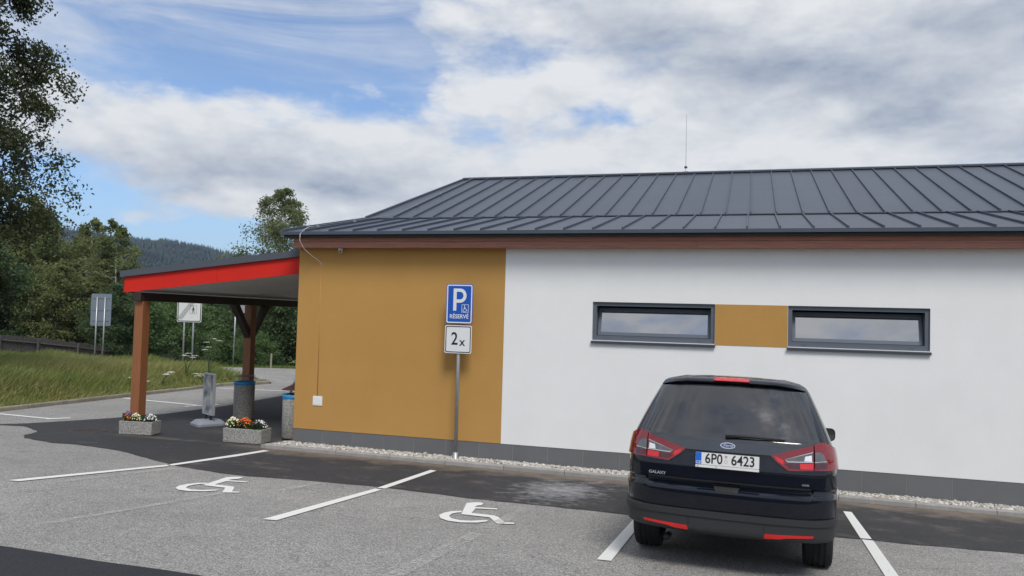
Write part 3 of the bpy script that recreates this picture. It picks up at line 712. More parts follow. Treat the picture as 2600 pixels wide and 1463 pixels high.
    def xl(y): return -0.13 + (y + 0.4) * 0.18 / 2.9 if y <= 2.5 else 0.05 + (y - 2.5) * 0.36 / 5.0
    roof = MB().add([(xl(-.39) + .02, -.385, zl(-.385) - .02), (XR, -.385, zl(-.385) - .02), (XR, 2.5, zl(2.5) - .02), (xl(2.5) + .02, 2.5, zl(2.5) - .02),
                     (xl(2.51) + .02, 2.51, zu(2.51) - .025), (XR, 2.51, zu(2.51) - .025), (XR, 7.5, zu(7.5) - .025), (xl(7.5) + .02, 7.5, zu(7.5) - .025),
                     (XR, 15.4, 3.78), (.3, 15.4, 3.78)],
                    [(0, 1, 2, 3), (4, 5, 6, 7), (7, 6, 8, 9), (3, 2, 5, 4)]).build('roof', 'roof_metal', B)
    def panel(x0, x1, y0, y1, zf, left_verge=False):
        a0 = xl(y0) if left_verge else x0; a1 = xl(y1) if left_verge else x1 - (x1 - x0)
        m_ = MB(); t = 0.012
        P = [(a0, y0, zf(y0)), (x1, y0, zf(y0)), (x1, y1, zf(y1)), (a1, y1, zf(y1))]
        m_.add([(p[0], p[1], p[2] - t) for p in P] + P, [(3, 2, 1, 0), (4, 5, 6, 7), (0, 1, 5, 4), (1, 2, 6, 5), (2, 3, 7, 6), (3, 0, 4, 7)])
        h = 0.038; r = 0.014
        Q = [(x1 - r, y0 + .004, zf(y0) + .0005), (x1 + r * .4, y0 + .004, zf(y0) + .0005), (x1 + r * .4, y1, zf(y1) + .0005), (x1 - r, y1, zf(y1) + .0005)]
        m_.add(Q + [(p[0], p[1], p[2] + h) for p in Q], [(4, 5, 6, 7), (0, 1, 5, 4), (1, 2, 6, 5), (3, 0, 4, 7)])
        m_.build('roof_panel', 'roof_metal', roof)
    x = 0.345; panel(xl(-.4), x, -0.40, 2.50, zl, True)
    while x < XR - .5: panel(x + .006, x + .4735, -0.40, 2.50, zl); x += 0.4735
    x = 0.695; panel(0, x, 2.46, 7.46, zu, True)
    while x < XR - .5: panel(x + .006, x + .4545, 2.46, 7.46, zu); x += 0.4545
    MB().box(xl(2.5) - .02, 2.44, 4.507, XR, 2.50, 4.524).build('break_flashing', 'roof_trim', roof)
    MB().add([(xl(7.5) - .03, 7.34, 6.225), (XR, 7.34, 6.225), (XR, 7.34, 6.262), (xl(7.5) - .03, 7.34, 6.262), (xl(7.5) - .03, 7.52, 6.31), (XR, 7.52, 6.31), (XR, 7.72, 6.20), (xl(7.5) - .03, 7.72, 6.20)],
             [(0, 1, 2, 3), (3, 2, 5, 4), (4, 5, 6, 7), (0, 3, 4, 7), (1, 6, 5, 2)]).build('ridge_cap', 'roof_trim', roof)
    for (ya, za), (yb, zb) in (((-0.41, zl(-.41)), (2.5, zl(2.5))), ((2.46, zu(2.46)), (7.5, zu(7.5)))):
        A = [(xl(ya) - .025, ya, za - .06), (xl(ya) + .03, ya, za - .06), (xl(ya) + .03, ya, za + .045), (xl(ya) - .025, ya, za + .045)]
        C = [(xl(yb) - .025, yb, zb - .06), (xl(yb) + .03, yb, zb - .06), (xl(yb) + .03, yb, zb + .045), (xl(yb) - .025, yb, zb + .045)]
        MB().add(A + C, [(3, 2, 1, 0), (4, 5, 6, 7), (0, 1, 5, 4), (1, 2, 6, 5), (2, 3, 7, 6), (3, 0, 4, 7)]).build('verge_trim', 'roof_trim', roof)
    MB().box(-0.153, -0.418, 3.850, XR + .1, -0.393, 3.903).build('eave_trim', 'roof_trim', roof)
    # snow wires / lightning conductor on the first seam
    c = empty('lightning_conductor', (0.4, -0.4, 3.9)); tag(c, 'pale lightning conductor wire running from roof eave down the ochre wall', 'cable')
    inv = Matrix.Translation((-0.4, 0.4, -3.9))
    pts = [(0.72, 7.3, zu(7.3) + .075), (0.72, 5, zu(5) + .075), (0.71, 2.6, zu(2.6) + .075), (0.62, 2.35, zl(2.35) + .09), (0.46, 1.2, zl(1.2) + .075), (0.36, 0.0, zl(0) + .075), (0.34, -0.30, zl(-.3) + .07)]
    pts2 = [(0.34, -0.30, zl(-.3) + .07), (0.30, -0.40, 3.93), (0.265, -0.44, 3.86), (0.255, -0.43, 3.74), (0.275, -0.30, 3.60), (0.33, -0.14, 3.50), (0.40, -0.05, 3.43), (0.455, -0.006, 3.37), (0.455, -0.004, 3.30)]
    for nm, pp, rr, mm in (('roof_wire', pts, 0.005, 'galvanised'), ('drop_wire', pts2, 0.0048, 'white_plastic'), ('wall_conduit', [(0.455, -0.002, 3.33), (0.475, -0.002, 0.95)], 0.006, 'plaster_ochre')):
        o = MB().tube(pp, rr, 8).build(nm, mm, c, True); o.matrix_parent_inverse = inv
    for p in (pts[1], pts[4], pts[5], (0.72, 3.6, zu(3.6) + .075)):
        o = MB().box(p[0] - .02, p[1] - .02, p[2] - .035, p[0] + .02, p[1] + .02, p[2] + .012).build('clip', 'galvanised', c); o.matrix_parent_inverse = inv
    rd = empty('lightning_rod', (6.36, 7.5, 6.29)); tag(rd, 'thin grey lightning rod standing on the roof ridge', 'lightning rod')
    MB().tube([(0, 0, 0), (0, 0, 0.35), (-.005, 0, 1.47)], [0.008, 0.008, 0.005], 8).build('rod', 'steel', rd)
    MB().box(-.035, -.025, 0.10, .035, .025, 0.15).build('clamp', 'black_metal', rd, bevel=.006)
    MB().box(-.06, -.05, 0.0, .06, .05, 0.02).build('foot', 'galvanised', rd, bevel=.004)
    bx = empty('inspection_box', (0.485, 0, 0.865)); tag(bx, 'small white square junction box low on the ochre wall', 'box')
    MB().prism(rrect(.19, .17, .008), lambda p, q, t: (p, t, q), -0.012, -0.001).build('housing', 'white_plastic', bx)
    MB().prism(rrect(.155, .135, .006), lambda p, q, t: (p, t, q), -0.016, -0.012).build('cover', 'white_plastic', bx)
    cm = empty('security_camera', (0.89, -0.09, 3.636)); tag(cm, 'small white security camera under the eave above the ochre wall', 'camera')
    MB().lathe([(0.0, 0.0), (.045, 0.0), (.045, -.02), (.03, -.03), (0.0, -.03)], n=20).build('mount', 'white_plastic', cm, True)
    MB().lathe([(0.0, -.085), (.02, -.08), (.036, -.062), (.04, -.045), (.034, -.028), (0, -.025)], n=20).build('ball', 'white_plastic', cm, True)
    o = MB().tube([(0.012, -.03, -.055), (.02, -.052, -.062)], [.018, .016], 14).build('lens', 'sign_black', cm, True)
build_building()

# ------------------------------------------------------------------ canopy
def build_canopy():
    C = empty('entrance_canopy', (-3.9, 0.45, 0)); tag(C, 'timber entrance canopy with red fascia beside the ochre wall', 'canopy')
    inv = Matrix.Translation((3.9, -0.45, 0))
    def put(mb, name, m_, bevel=0.0):
        o = mb.build(name, m_, C, bevel=bevel); o.matrix_parent_inverse = inv; return o
    def zb(x): return 3.21 + 0.105 * x
    YA, YB = 0.28, 9.2
    for y in (0.47, 4.12, 7.8): put(MB().box(-4.01, y - .10, gz(-3.9, y) - 0.02, -3.80, y + .10, 2.60), 'post', 'post_wood', 0.008)
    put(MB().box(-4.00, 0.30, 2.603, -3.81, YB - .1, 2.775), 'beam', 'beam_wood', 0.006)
    for y in (4.12, 7.8):
        for s in (-1, 1):
            A = [(-3.98, y + s * .09, 1.78), (-3.83, y + s * .09, 1.78), (-3.83, y + s * .09, 1.98), (-3.98, y + s * .09, 1.98)]
            Bq = [(-3.98, y + s * .74, 2.61), (-3.83, y + s * .74, 2.61), (-3.83, y + s * .54, 2.61), (-3.98, y + s * .54, 2.61)]
            put(MB().add(A + Bq, [(3, 2, 1, 0), (4, 5, 6, 7), (0, 1, 5, 4), (1, 2, 6, 5), (2, 3, 7, 6), (3, 0, 4, 7)]), 'brace', 'beam_wood')
    def slab(x0, x1, y0, y1, a, b_, nm, m_):
        return put(MB().add([(x0, y0, zb(x0) + a), (x1, y0, zb(x1) + a), (x1, y1, zb(x1) + a), (x0, y1, zb(x0) + a),
                             (x0, y0, zb(x0) + b_), (x1, y0, zb(x1) + b_), (x1, y1, zb(x1) + b_), (x0, y1, zb(x0) + b_)],
                            [(3, 2, 1, 0), (4, 5, 6, 7), (0, 1, 5, 4), (1, 2, 6, 5), (2, 3, 7, 6), (3, 0, 4, 7)]), nm, m_)
    slab(-4.17, -0.005, YA + .03, YB - .03, 0.015, 0.03, 'soffit', 'soffit')
    slab(-4.18, -2.003, YA, YA + .028, 0.0, 0.315, 'fascia_board', 'red_paint')
    slab(-1.999, -0.005, YA + .002, YA + .030, -0.004, 0.313, 'fascia_board', 'red_paint')
    slab(-4.21, -4.182, YA, YB, 0.0, 0.315, 'side_fascia', 'red_paint')
    slab(-4.20, -0.005, YB - .028, YB, 0.0, 0.315, 'rear_fascia', 'red_paint')
    slab(-4.285, -0.005, YA - .05, YB + .05, 0.317, 0.445, 'roof_sheet', 'canopy_metal')
build_canopy()

# ------------------------------------------------------------------ signs
def fy(o=0): return lambda p, q, t: (p, t, q)
ROTX = Matrix.Rotation(R(90), 4, 'X')
def TX(x, y, z): return Matrix.Translation((x, y, z)) @ ROTX
def icon_polys(s, cx, cz):
    """wheelchair figure as plain strokes"""
    P1 = [(-.10, .48), (.02, .48), (.03, .28), (.22, .27), (.22, .20), (.04, .20), (.05, .08), (.27, .07), (.40, -.24), (.52, -.20), (.54, -.29), (.34, -.36), (.22, -.03), (-.09, -.03)]
    P2 = [];
    for k in range(13): a = R(125 + 195 * k / 12); P2.append((-.02 + .33 * math.cos(a), -.20 + .33 * math.sin(a)))
    for k in range(13): a = R(320 - 195 * k / 12); P2.append((-.02 + .24 * math.cos(a), -.20 + .24 * math.sin(a)))
    return [[(cx + s * a, cz + s * b) for a, b in P] for P in (P1, P2)] + [ellipse(s * .085, s * .085, 14, cx - s * .03, cz + s * .60)]
def build_parking_sign():
    S = empty('parking_sign', (3.265, -0.25, 0.06)); tag(S, 'blue P parking sign with 2 x plate on a grey post by the ochre wall', 'sign')
    MB().tube([(0, 0.03, -.02), (0.0, 0.03, 2.92)], 0.030, 16).build('post', 'galvanised', S, True)
    MB().lathe([(0.0, .12), (.047, .12), (.047, .03), (.06, .02), (.06, -.02)], (0, 0.03, 0), 16).build('post_socket', 'galvanised', S, True)
    for z in (1.90, 2.12, 2.4, 2.78): MB().box(-.05, -.0115, z, .05, .062, z + .03).build('clamp', 'galvanised', S)
    f = fy()
    # blue plate
    cx, cz, w, h = 0.008, 2.616, 0.478, 0.672
    pl = MB().prism(rrect(w, h, .035, 6, cx, cz), f, -0.018, -0.012).build('parking_plate', 'sign_blue', S)
    MB().ring(rrect(w - .024, h - .024, .03, 6, cx, cz), rrect(w - .062, h - .062, .018, 6, cx, cz), f, -0.0205, -0.0181).build('border', 'sign_white', pl)
    # the letter P from strokes
    m_ = MB(); px, pz = cx - .075, cz + .015
    m_.prism([(px - .035, pz - .13), (px + .022, pz - .13), (px + .022, pz + .245), (px - .035, pz + .245)], f, -.0205, -.0181)
    outer = [(px + .0222, pz + .245)]; inner = [(px + .0222, pz + .190)]
    for k in range(15):
        a = R(90 - 180 * k / 14); outer.append((px + .085 + .115 * math.cos(a), pz + .125 + .120 * math.sin(a))); inner.append((px + .085 + .060 * math.cos(a), pz + .125 + .065 * math.sin(a)))
    outer.append((px + .0222, pz + .005)); inner.append((px + .0222, pz + .060))
    for i in range(len(outer) - 1): m_.prism([outer[i], outer[i + 1], inner[i + 1], inner[i]], f, -.0205, -.0181)
    m_.build('letter', 'sign_white', pl)
    ix, iz = cx + .105, cz - .075
    m_ = MB().ring(rrect(.125, .135, .004, 2, ix, iz), rrect(.112, .122, .003, 2, ix, iz), f, -.0205, -.0181)
    for P in icon_polys(.098, ix - .008, iz - .010): m_.prism(P, f, -.0205, -.0181)
    m_.build('wheelchair_icon', 'sign_white', pl)
    text_obj('lettering', 'RÉSERVÉ', 0.098, 'sign_white', pl, TX(cx, -.0186, cz - .215), bold=.0012, depth=.0008, xs=0.93)
    # white plate
    cx, cz, w, h = 0.003, 2.018, 0.482, 0.472
    pl = MB().prism(rrect(w, h, .03, 6, cx, cz), f, -0.018, -0.012).build('additional_plate', 'sign_white', S)
    MB().ring(rrect(w - .03, h - .03, .028, 6, cx, cz), rrect(w - .058, h - .058, .018, 6, cx, cz), f, -0.0205, -0.0181).build('border', 'sign_black', pl)
    text_obj('lettering', '2', 0.30, 'sign_black', pl, TX(cx - .065, -.0186, cz + .0), bold=.004, depth=.0008, xs=0.85)
    text_obj('lettering', 'x', 0.20, 'sign_black', pl, TX(cx + .075, -.0186, cz - .045), bold=.003, depth=.0008, xs=0.95)
build_parking_sign()

def roadside_signs():
    # back of a rectangular sign on two posts
    rz = math.atan2(0.28, 0.74)
    S = empty('road_sign', (-17.25, 13.05, 0), rz); tag(S, 'grey back of a tall rectangular road sign on two posts in the grass', 'sign')
    f = fy(); MB().prism(rrect(.80, 1.30, .05, 5, 0, 2.36), f, 0.0, 0.012).build('plate', 'alu_back', S)
    for x in (-.15, .16): MB().tube([(x, -.04, -.4), (x, -.04, 2.88)], .030, 10).build('post', 'galvanised', S, True)
    for z in (1.92, 2.36, 2.84): MB().box(-.33, -.018, z - .02, .33, -.002, z + .02).build('bracket', 'alu_back', S)
    # end-of-zone sign
    S = empty('zone_end_sign', (-13.78, 14.05, 0), rz); tag(S, 'white end of zone sign with black diagonal stripes on two posts', 'sign')
    cz = 2.62; w, h = 0.97, 1.32
    p = MB().prism(rrect(w, h, .07, 6, 0, cz), f, 0.0, 0.012).build('plate', 'sign_white', S)
    MB().ring(rrect(w - .05, h - .05, .06, 6, 0, cz), rrect(w - .11, h - .11, .04, 6, 0, cz), f, -.004, -.0005).build('border', 'sign_black', p)
    for k in range(5):
        d = (k - 2) * .075
        MB().prism([(-.40 + d * .6, cz - .56 + (0 if k > 1 else .0)), (-.386 + d * .6, cz - .56), (.40 + d * .6, cz + .56), (.386 + d * .6, cz + .56)], f, -.0032, -.0008).build('stripe', 'sign_black', p)
    m_ = MB().ring(rrect(.27, .34, .01, 2, .15, cz - .15), rrect(.255, .325, .008, 2, .15, cz - .15), f, -.0045, -.0036)
    m_.prism(ellipse(.026, .03, 12, .15, cz - .05), f, -.0045, -.0036)
    for P in ([(.12, -.09), (.18, -.09), (.175, -.18), (.125, -.18)], [(.128, -.18), (.150, -.18), (.118, -.29), (.098, -.28)], [(.150, -.18), (.172, -.18), (.205, -.28), (.185, -.29)], [(.12, -.095), (.13, -.11), (.095, -.18), (.082, -.17)], [(.18, -.095), (.17, -.11), (.205, -.18), (.218, -.17)]):
        m_.prism([(a, cz + b) for a, b in P], f, -.0045, -.0036)
    m_.build('walker_icon', 'sign_black', p)
    for x in (-.20, .16): MB().tube([(x, .05, -.5), (x, .05, 3.2)], .034, 10).build('post', 'galvanised', S, True)
    # round signs
    S = empty('round_sign', (-14.45, 18.1, -0.2), rz); tag(S, 'pale round road sign half hidden by the canopy brace', 'sign')
    MB().prism(ellipse(.42, .42, 36, 0.10, 2.95), f, 0.0, 0.012).build('plate', 'sign_grey', S); MB().tube([(-.08, -.03, -.5), (-.08, -.03, 3.3)], .035, 10).build('post', 'galvanised', S, True)
    S = empty('small_round_sign', (-19.2, 25.1, -0.9), rz); tag(S, 'small round blue-grey sign back behind the rear canopy post', 'sign')
    MB().prism(ellipse(.34, .34, 32, 0.02, 1.78), f, 0.0, 0.012).build('plate', 'alu_back', S); MB().tube([(-.05, -.04, -.6), (-.05, -.04, 2.1)], .032, 10).build('post', 'galvanised', S, True)
    for z in (1.62, 1.92): MB().box(-.28, -.02, z - .018, .30, -.002, z + .018).build('bracket', 'sign_white', S)
    o = MB().tube([(0, 0, -.3), (0.01, 0, .72)], [.045, .035], 8).build('marker_stake', 'stake_wood'); o.location = (-11.22, 16.05, 0); tag(o, 'pale wooden marker stake on the verge beyond the road', 'stake')
roadside_signs()

# ------------------------------------------------------------------ planters, bins, stand
def pansies(name, loc, r, cols, label, seed, n=46, hgt=0.17):
    E_ = empty(name, loc); tag(E_, label, 'flowers', 'pansies in the concrete troughs'); rg = np.random.default_rng(seed)
    V = []; F = []
    for i in range(320):
        a = rg.uniform(0, 6.28); d = r * math.sqrt(rg.random()); c = np.array([d * math.cos(a), d * math.sin(a) * .75, rg.uniform(0.0, hgt * .8)])
        u = rg.normal(size=3); u /= np.linalg.norm(u); w = np.cross(u, rg.normal(size=3)); w /= np.linalg.norm(w); s = rg.uniform(.016, .03)
        V += [c - u * s, c + w * s * .5, c + u * s, c - w * s * .5]; F.append([4 * i, 4 * i + 1, 4 * i + 2, 4 * i + 3])
    link('foliage', np_mesh('foliage', V, F), 'pansy_leaf', E_)['kind'] = 'stuff'
    for ci, col in enumerate(cols):
        m_ = MB(); k = int(n * 1.5) // len(cols)
        for i in range(k):
            a = rg.uniform(0, 6.28); d = r * math.sqrt(rg.random()) * 1.05; z = hgt * (1 - .55 * (d / r) ** 2) + rg.uniform(-.02, .025)
            c = Vector((d * math.cos(a), d * math.sin(a) * .75, z)); nrm = Vector((math.cos(a) * .4, -0.75 + math.sin(a) * .3, .75)).normalized()
            t = nrm.cross(Vector((0, 0, 1))).normalized(); b_ = nrm.cross(t); s = rg.uniform(.012, .018); vs = [c + nrm * .006]
            for q in range(10):
                an = 6.283 * q / 10; rr = s * (1.0 if q % 2 == 0 else .72); vs.append(c + (t * math.cos(an) + b_ * math.sin(an)) * rr + nrm * rg.uniform(-.004, .004))
            m_.add(vs, [(0, 1 + q, 1 + (q + 1) % 10) for q in range(10)])
        link('blossoms', (lambda me: (me.from_pydata(m_.v, [], m_.f), me)[1])(bpy.data.meshes.new('blossoms')), col, E_)['kind'] = 'stuff'
def build_planter(loc, w, d, h, rz, label):
    P = empty('flower_trough', loc, rz); tag(P, label, 'planter', 'concrete flower troughs')
    t = 0.045; taper = 0.008
    o = [(-w / 2, -d / 2), (w / 2, -d / 2), (w / 2, d / 2), (-w / 2, d / 2)]
    m_ = MB(); vs = []
    for (x, y), z, s in [(p, 0.02, 1 - 2 * taper) for p in o] + [(p, h, 1) for p in o] : vs.append((x * s, y * s, z))
    for x, y in o: vs.append((x - math.copysign(t, x), y - math.copysign(t, y), h))
    for x, y in o: vs.append((x - math.copysign(t, x), y - math.copysign(t, y), h - .05))
    fs = [(3, 2, 1, 0)] + [(i, (i + 1) % 4, 4 + (i + 1) % 4, 4 + i) for i in range(4)] + [(4 + i, 4 + (i + 1) % 4, 8 + (i + 1) % 4, 8 + i) for i in range(4)] + [(8 + i, 8 + (i + 1) % 4, 12 + (i + 1) % 4, 12 + i) for i in range(4)]
    m_.add(vs, fs); m_.build('trough', 'aggregate', P, bevel=.008)
    for s in (-1, 1): MB().box(s * w * .33 - .05, -d / 2 + .03, -.02, s * w * .33 + .05, d / 2 - .03, .021).build('foot', 'black_metal', P)
    MB().box(-w / 2 + t, -d / 2 + t, h - .05, w / 2 - t, d / 2 - t, h - .03).build('soil', 'soil', P)
    return P
r1 = math.atan2(.11, .66)
build_planter((-3.29, -0.135, 0.016), 0.68, 0.32, 0.265, r1, 'speckled concrete flower trough at the foot of the front canopy post')
build_planter((-0.94, -0.045, 0.012), 0.79, 0.36, 0.275, 0.07, 'speckled concrete flower trough near the ochre wall corner')
for i, (dx, dy, r, cols, lab) in enumerate(((-.31, .06, .10, ['petal_purple'], 'purple pansies at the end of the trough below the post'), (-.24, -.05, .09, ['petal_orange'], 'small orange pansies in the trough below the post'),
        (-.10, 0, .12, ['petal_yellow', 'petal_white', 'petal_yellow'], 'pale yellow pansies in the trough below the post'), (.06, .05, .09, ['petal_dark'], 'dark pansies in the middle of the trough below the post'), (.21, 0, .12, ['petal_white'], 'white pansies in the trough below the post'))):
    pansies('pansy_plant', (-3.29 + dx * math.cos(r1) - dy * math.sin(r1), -0.135 + dx * math.sin(r1) + dy * math.cos(r1), 0.25), r, cols, lab, 10 + i, 44 if i in (0, 2, 4) else 22, .15 if i else .19)
for i, (dx, dy, r, cols, lab) in enumerate(((-.30, -.02, .14, ['petal_yellow', 'petal_yellow', 'petal_white'], 'yellow pansies spilling over the trough by the wall corner'), (-.05, 0, .16, ['petal_orange'], 'bright orange pansies in the trough by the wall corner'),
        (-.14, .10, .07, ['petal_purple'], 'few purple pansies behind the orange ones'), (.22, .05, .15, ['petal_white'], 'white pansies in the trough by the wall corner'), (.25, -.08, .11, ['petal_dark'], 'black pansies in front of the white ones'))):
    pansies('pansy_plant', (-0.94 + dx, -0.045 + dy, 0.255), r, cols, lab, 30 + i, 60 if i in (0, 1, 3) else 26, .20 if i in (0, 1) else .17)

def build_bin(loc, label, r, h, lid):
    Bn = empty('litter_bin', loc); tag(Bn, label, 'bin', 'round concrete litter bins')
    MB().lathe([(0, .03), (r - .03, .03), (r - .01, .04), (r, .06), (r, h - .015), (r - .012, h), (r - .05, h), (r - .05, h - .3)], n=40).build('drum', 'aggregate', Bn, True)
    MB().lathe([(0, 0), (r - .04, 0), (r - .04, .032)], n=32).build('base_ring', 'black_metal', Bn)
    rg = random.Random(3); n = 40; m_ = MB(); rows = [(r - .045, h - .08), (r - .03, h + .012), (r + .006, h + .016), (r + .010, h - .03), (r + .008, h - .062)]
    for rr, z in rows:
        for k in range(n):
            a = 2 * math.pi * k / n; j = rg.uniform(-.004, .004); m_.v.append(((rr + j) * math.cos(a), (rr + j) * math.sin(a), z + rg.uniform(-.006, .006)))
    for i in range(len(rows) - 1):
        for k in range(n): m_.f.append((i * n + k, i * n + (k + 1) % n, (i + 1) * n + (k + 1) % n, (i + 1) * n + k))
    m_.build('bag_rim', 'bag_blue', Bn, True)
    MB().lathe([(0, h - .12), (r - .05, h - .12)], n=24).build('bag', 'black_metal', Bn)
    for k in range(3):
        a = 0.5 + 2 * math.pi * k / 3; MB().tube([((r - .05) * math.cos(a), (r - .05) * math.sin(a), h - .1), ((r - .05) * math.cos(a), (r - .05) * math.sin(a), h + .14)], .005, 6).build('rod', 'black_metal', Bn)
    if lid == 'flat': MB().lathe([(0, h + .165), (.05, h + .16), (r + .01, h + .135), (r + .012, h + .128), (0, h + .128)], n=32).build('lid', 'brown_lid', Bn)
    else: MB().lathe([(0, h + .20), (.05, h + .20), (r + .03, h + .115), (r + .035, h + .10), (0, h + .10)], n=8).build('lid', 'brown_lid', Bn)
    return Bn
build_bin((-2.93, 2.62, gz(-2.9, 2.6)), 'concrete litter bin with blue bag rim in front of the rear canopy post', 0.225, 0.86, 'flat')
build_bin((-0.44, 0.72, gz(-.4, .7)), 'concrete litter bin with brown hood half hidden by the ochre wall corner', 0.225, 0.86, 'hood')
rk = MB().tube([(0, 0, 0), (0, 0, .80)] + [(0.30 - .30 * math.cos(R(a)), 0, .80 + .30 * math.sin(R(a))) for a in range(15, 181, 15)] + [(.60, 0, 0)], .028, 12).build('bicycle_stand', 'galvanised', None, True)
rk.location = (-1.16, 1.72, 0); tag(rk, 'curved grey steel tube rail behind the brown hooded bin', 'rail')
def build_stand():
    S = empty('pavement_sign', (-3.04, 1.55, 0.006), R(-30)); tag(S, 'grey pavement poster stand on plastic base under the canopy', 'sign stand')
    # base: local x along the panel, y across
    m_ = MB(); poly = rrect(.50, .62, .09, 5); poly2 = rrect(.36, .46, .07, 5); n = len(poly)
    m_.add([(a, b, .0) for a, b in poly] + [(a, b, .055) for a, b in poly] + [(a, b, .125) for a, b in poly2], [tuple(range(n))[::-1], tuple(range(2 * n, 3 * n))] + [(i, (i + 1) % n, n + (i + 1) % n, n + i) for i in range(n)] + [(n + i, n + (i + 1) % n, 2 * n + (i + 1) % n, 2 * n + i) for i in range(n)])
    m_.build('base', 'stand_plastic', S, bevel=.008)
    for x in (-.13, .13): MB().tube([(x, 0, .12), (x, 0, .23)], .028, 12).build('spring', 'black_metal', S)
    f = fy(); cz = .665; w, h = .54, .88
    p = MB().prism(rrect(w, h, .012, 2, 0, cz), f, -.018, .018).build('panel', 'stand_alu', S)
    for y0, y1 in ((-.026, -.0185), (.0185, .026)): MB().ring(rrect(w, h, .012, 2, 0, cz), rrect(w - .06, h - .06, .006, 2, 0, cz), f, y0, y1).build('rim', 'stand_alu', p)
    mt, nt, b = nodes_of('poster'); N = nt.nodes.new; L = nt.links.new
    tc = N('ShaderNodeTexCoord'); nz = N('ShaderNodeTexNoise'); nz.inputs['Scale'].default_value = 4; nz.inputs['Detail'].default_value = 1; L(tc.outputs['Object'], nz.inputs['Vector'])
    rp = N('ShaderNodeValToRGB'); L(nz.outputs['Fac'], rp.inputs[0]); e = rp.color_ramp.elements
    e[0].position = .35; e[0].color = (.10, .12, .16, 1); e[1].position = .65; e[1].color = (.45, .46, .46, 1); q = e.new(.5); q.color = (.26, .28, .31, 1); q = e.new(.72); q.color = (.52, .46, .18, 1)
    L(rp.outputs[0], b.inputs['Base Color']); b.inputs['Roughness'].default_value = .25; MAT['poster'] = mt
    for y0, y1 in ((-.0198, -.0185), (.0185, .0198)): MB().prism(rrect(w - .062, h - .062, .006, 2, 0, cz), f, y0, y1).build('poster', 'poster', p)
build_stand()
# ------------------------------------------------------------------ car
mat('car_paint', (0.0020, 0.0034, 0.0090), 0.30, spec=0.10, coat=1.0)
mat('car_glass', (0.010, 0.013, 0.020), 0.03, ior=2.3)
def dusty_glass():
    mt, nt, b = nodes_of('rear_glass'); N = nt.nodes.new; L = nt.links.new
    tc = N('ShaderNodeTexCoord'); n = N('ShaderNodeTexNoise'); n.inputs['Scale'].default_value = 5.5; n.inputs['Detail'].default_value = 8; n.inputs['Roughness'].default_value = .7
    L(tc.outputs['Object'], n.inputs['Vector']); r = N('ShaderNodeMapRange'); L(n.outputs['Fac'], r.inputs[0]); r.inputs[1].default_value = .38; r.inputs[2].default_value = .70; r.inputs[3].default_value = .06; r.inputs[4].default_value = .22
    L(r.outputs[0], b.inputs['Roughness']); r2 = N('ShaderNodeMapRange'); L(n.outputs['Fac'], r2.inputs[0]); r2.inputs[1].default_value = .4; r2.inputs[2].default_value = .75; r2.inputs[3].default_value = .006; r2.inputs[4].default_value = .016
    cb = N('ShaderNodeCombineColor'); L(r2.outputs[0], cb.inputs[0]); L(r2.outputs[0], cb.inputs[1]); m = N('ShaderNodeMath'); m.operation = 'MULTIPLY'; L(r2.outputs[0], m.inputs[0]); m.inputs[1].default_value = 1.15; L(m.outputs[0], cb.inputs[2]); L(cb.outputs[0], b.inputs['Base Color'])
    b.inputs['IOR'].default_value = 1.95; b.inputs['Coat Weight'].default_value = .45; b.inputs['Coat Roughness'].default_value = .10; b.inputs['Coat IOR'].default_value = 1.45
    MAT['rear_glass'] = mt
dusty_glass()
mat('car_plastic', (0.026, 0.027, 0.029), 0.55, bump=0.1, bscale=300)
mat('car_black', (0.008, 0.008, 0.009), 0.6)
mat('tyre', (0.014, 0.014, 0.015), 0.85)
mat('lamp_red', (0.20, 0.003, 0.004), 0.12, coat=1.0)
mat('lamp_bright', (0.60, 0.006, 0.004), 0.15, coat=1.0)
mat('lamp_dark', (0.055, 0.003, 0.005), 0.12, coat=1.0)
mat('lamp_clear', (0.10, 0.103, 0.107), 0.10, coat=1.0, var=0.35, vscale=16)
mat('lamp_white', (0.80, 0.81, 0.82), 0.12, coat=1.0)
mat('lamp_chrome', (0.66, 0.64, 0.62), 0.22, metal=0.7)
mat('chrome', (0.75, 0.76, 0.78), 0.12, metal=1.0)
mat('letter_silver', (0.46, 0.47, 0.49), 0.35, metal=0.3)
mat('badge_blue', (0.008, 0.015, 0.075), 0.2, coat=1.0)
mat('plate_white', (0.72, 0.72, 0.70), 0.4)
mat('plate_blue', (0.01, 0.13, 0.58), 0.4)
mat('alloy', (0.42, 0.43, 0.45), 0.35, metal=0.8)
mat('seal_red', (0.55, 0.03, 0.03), 0.5)
mat('seal_green', (0.03, 0.30, 0.20), 0.5)

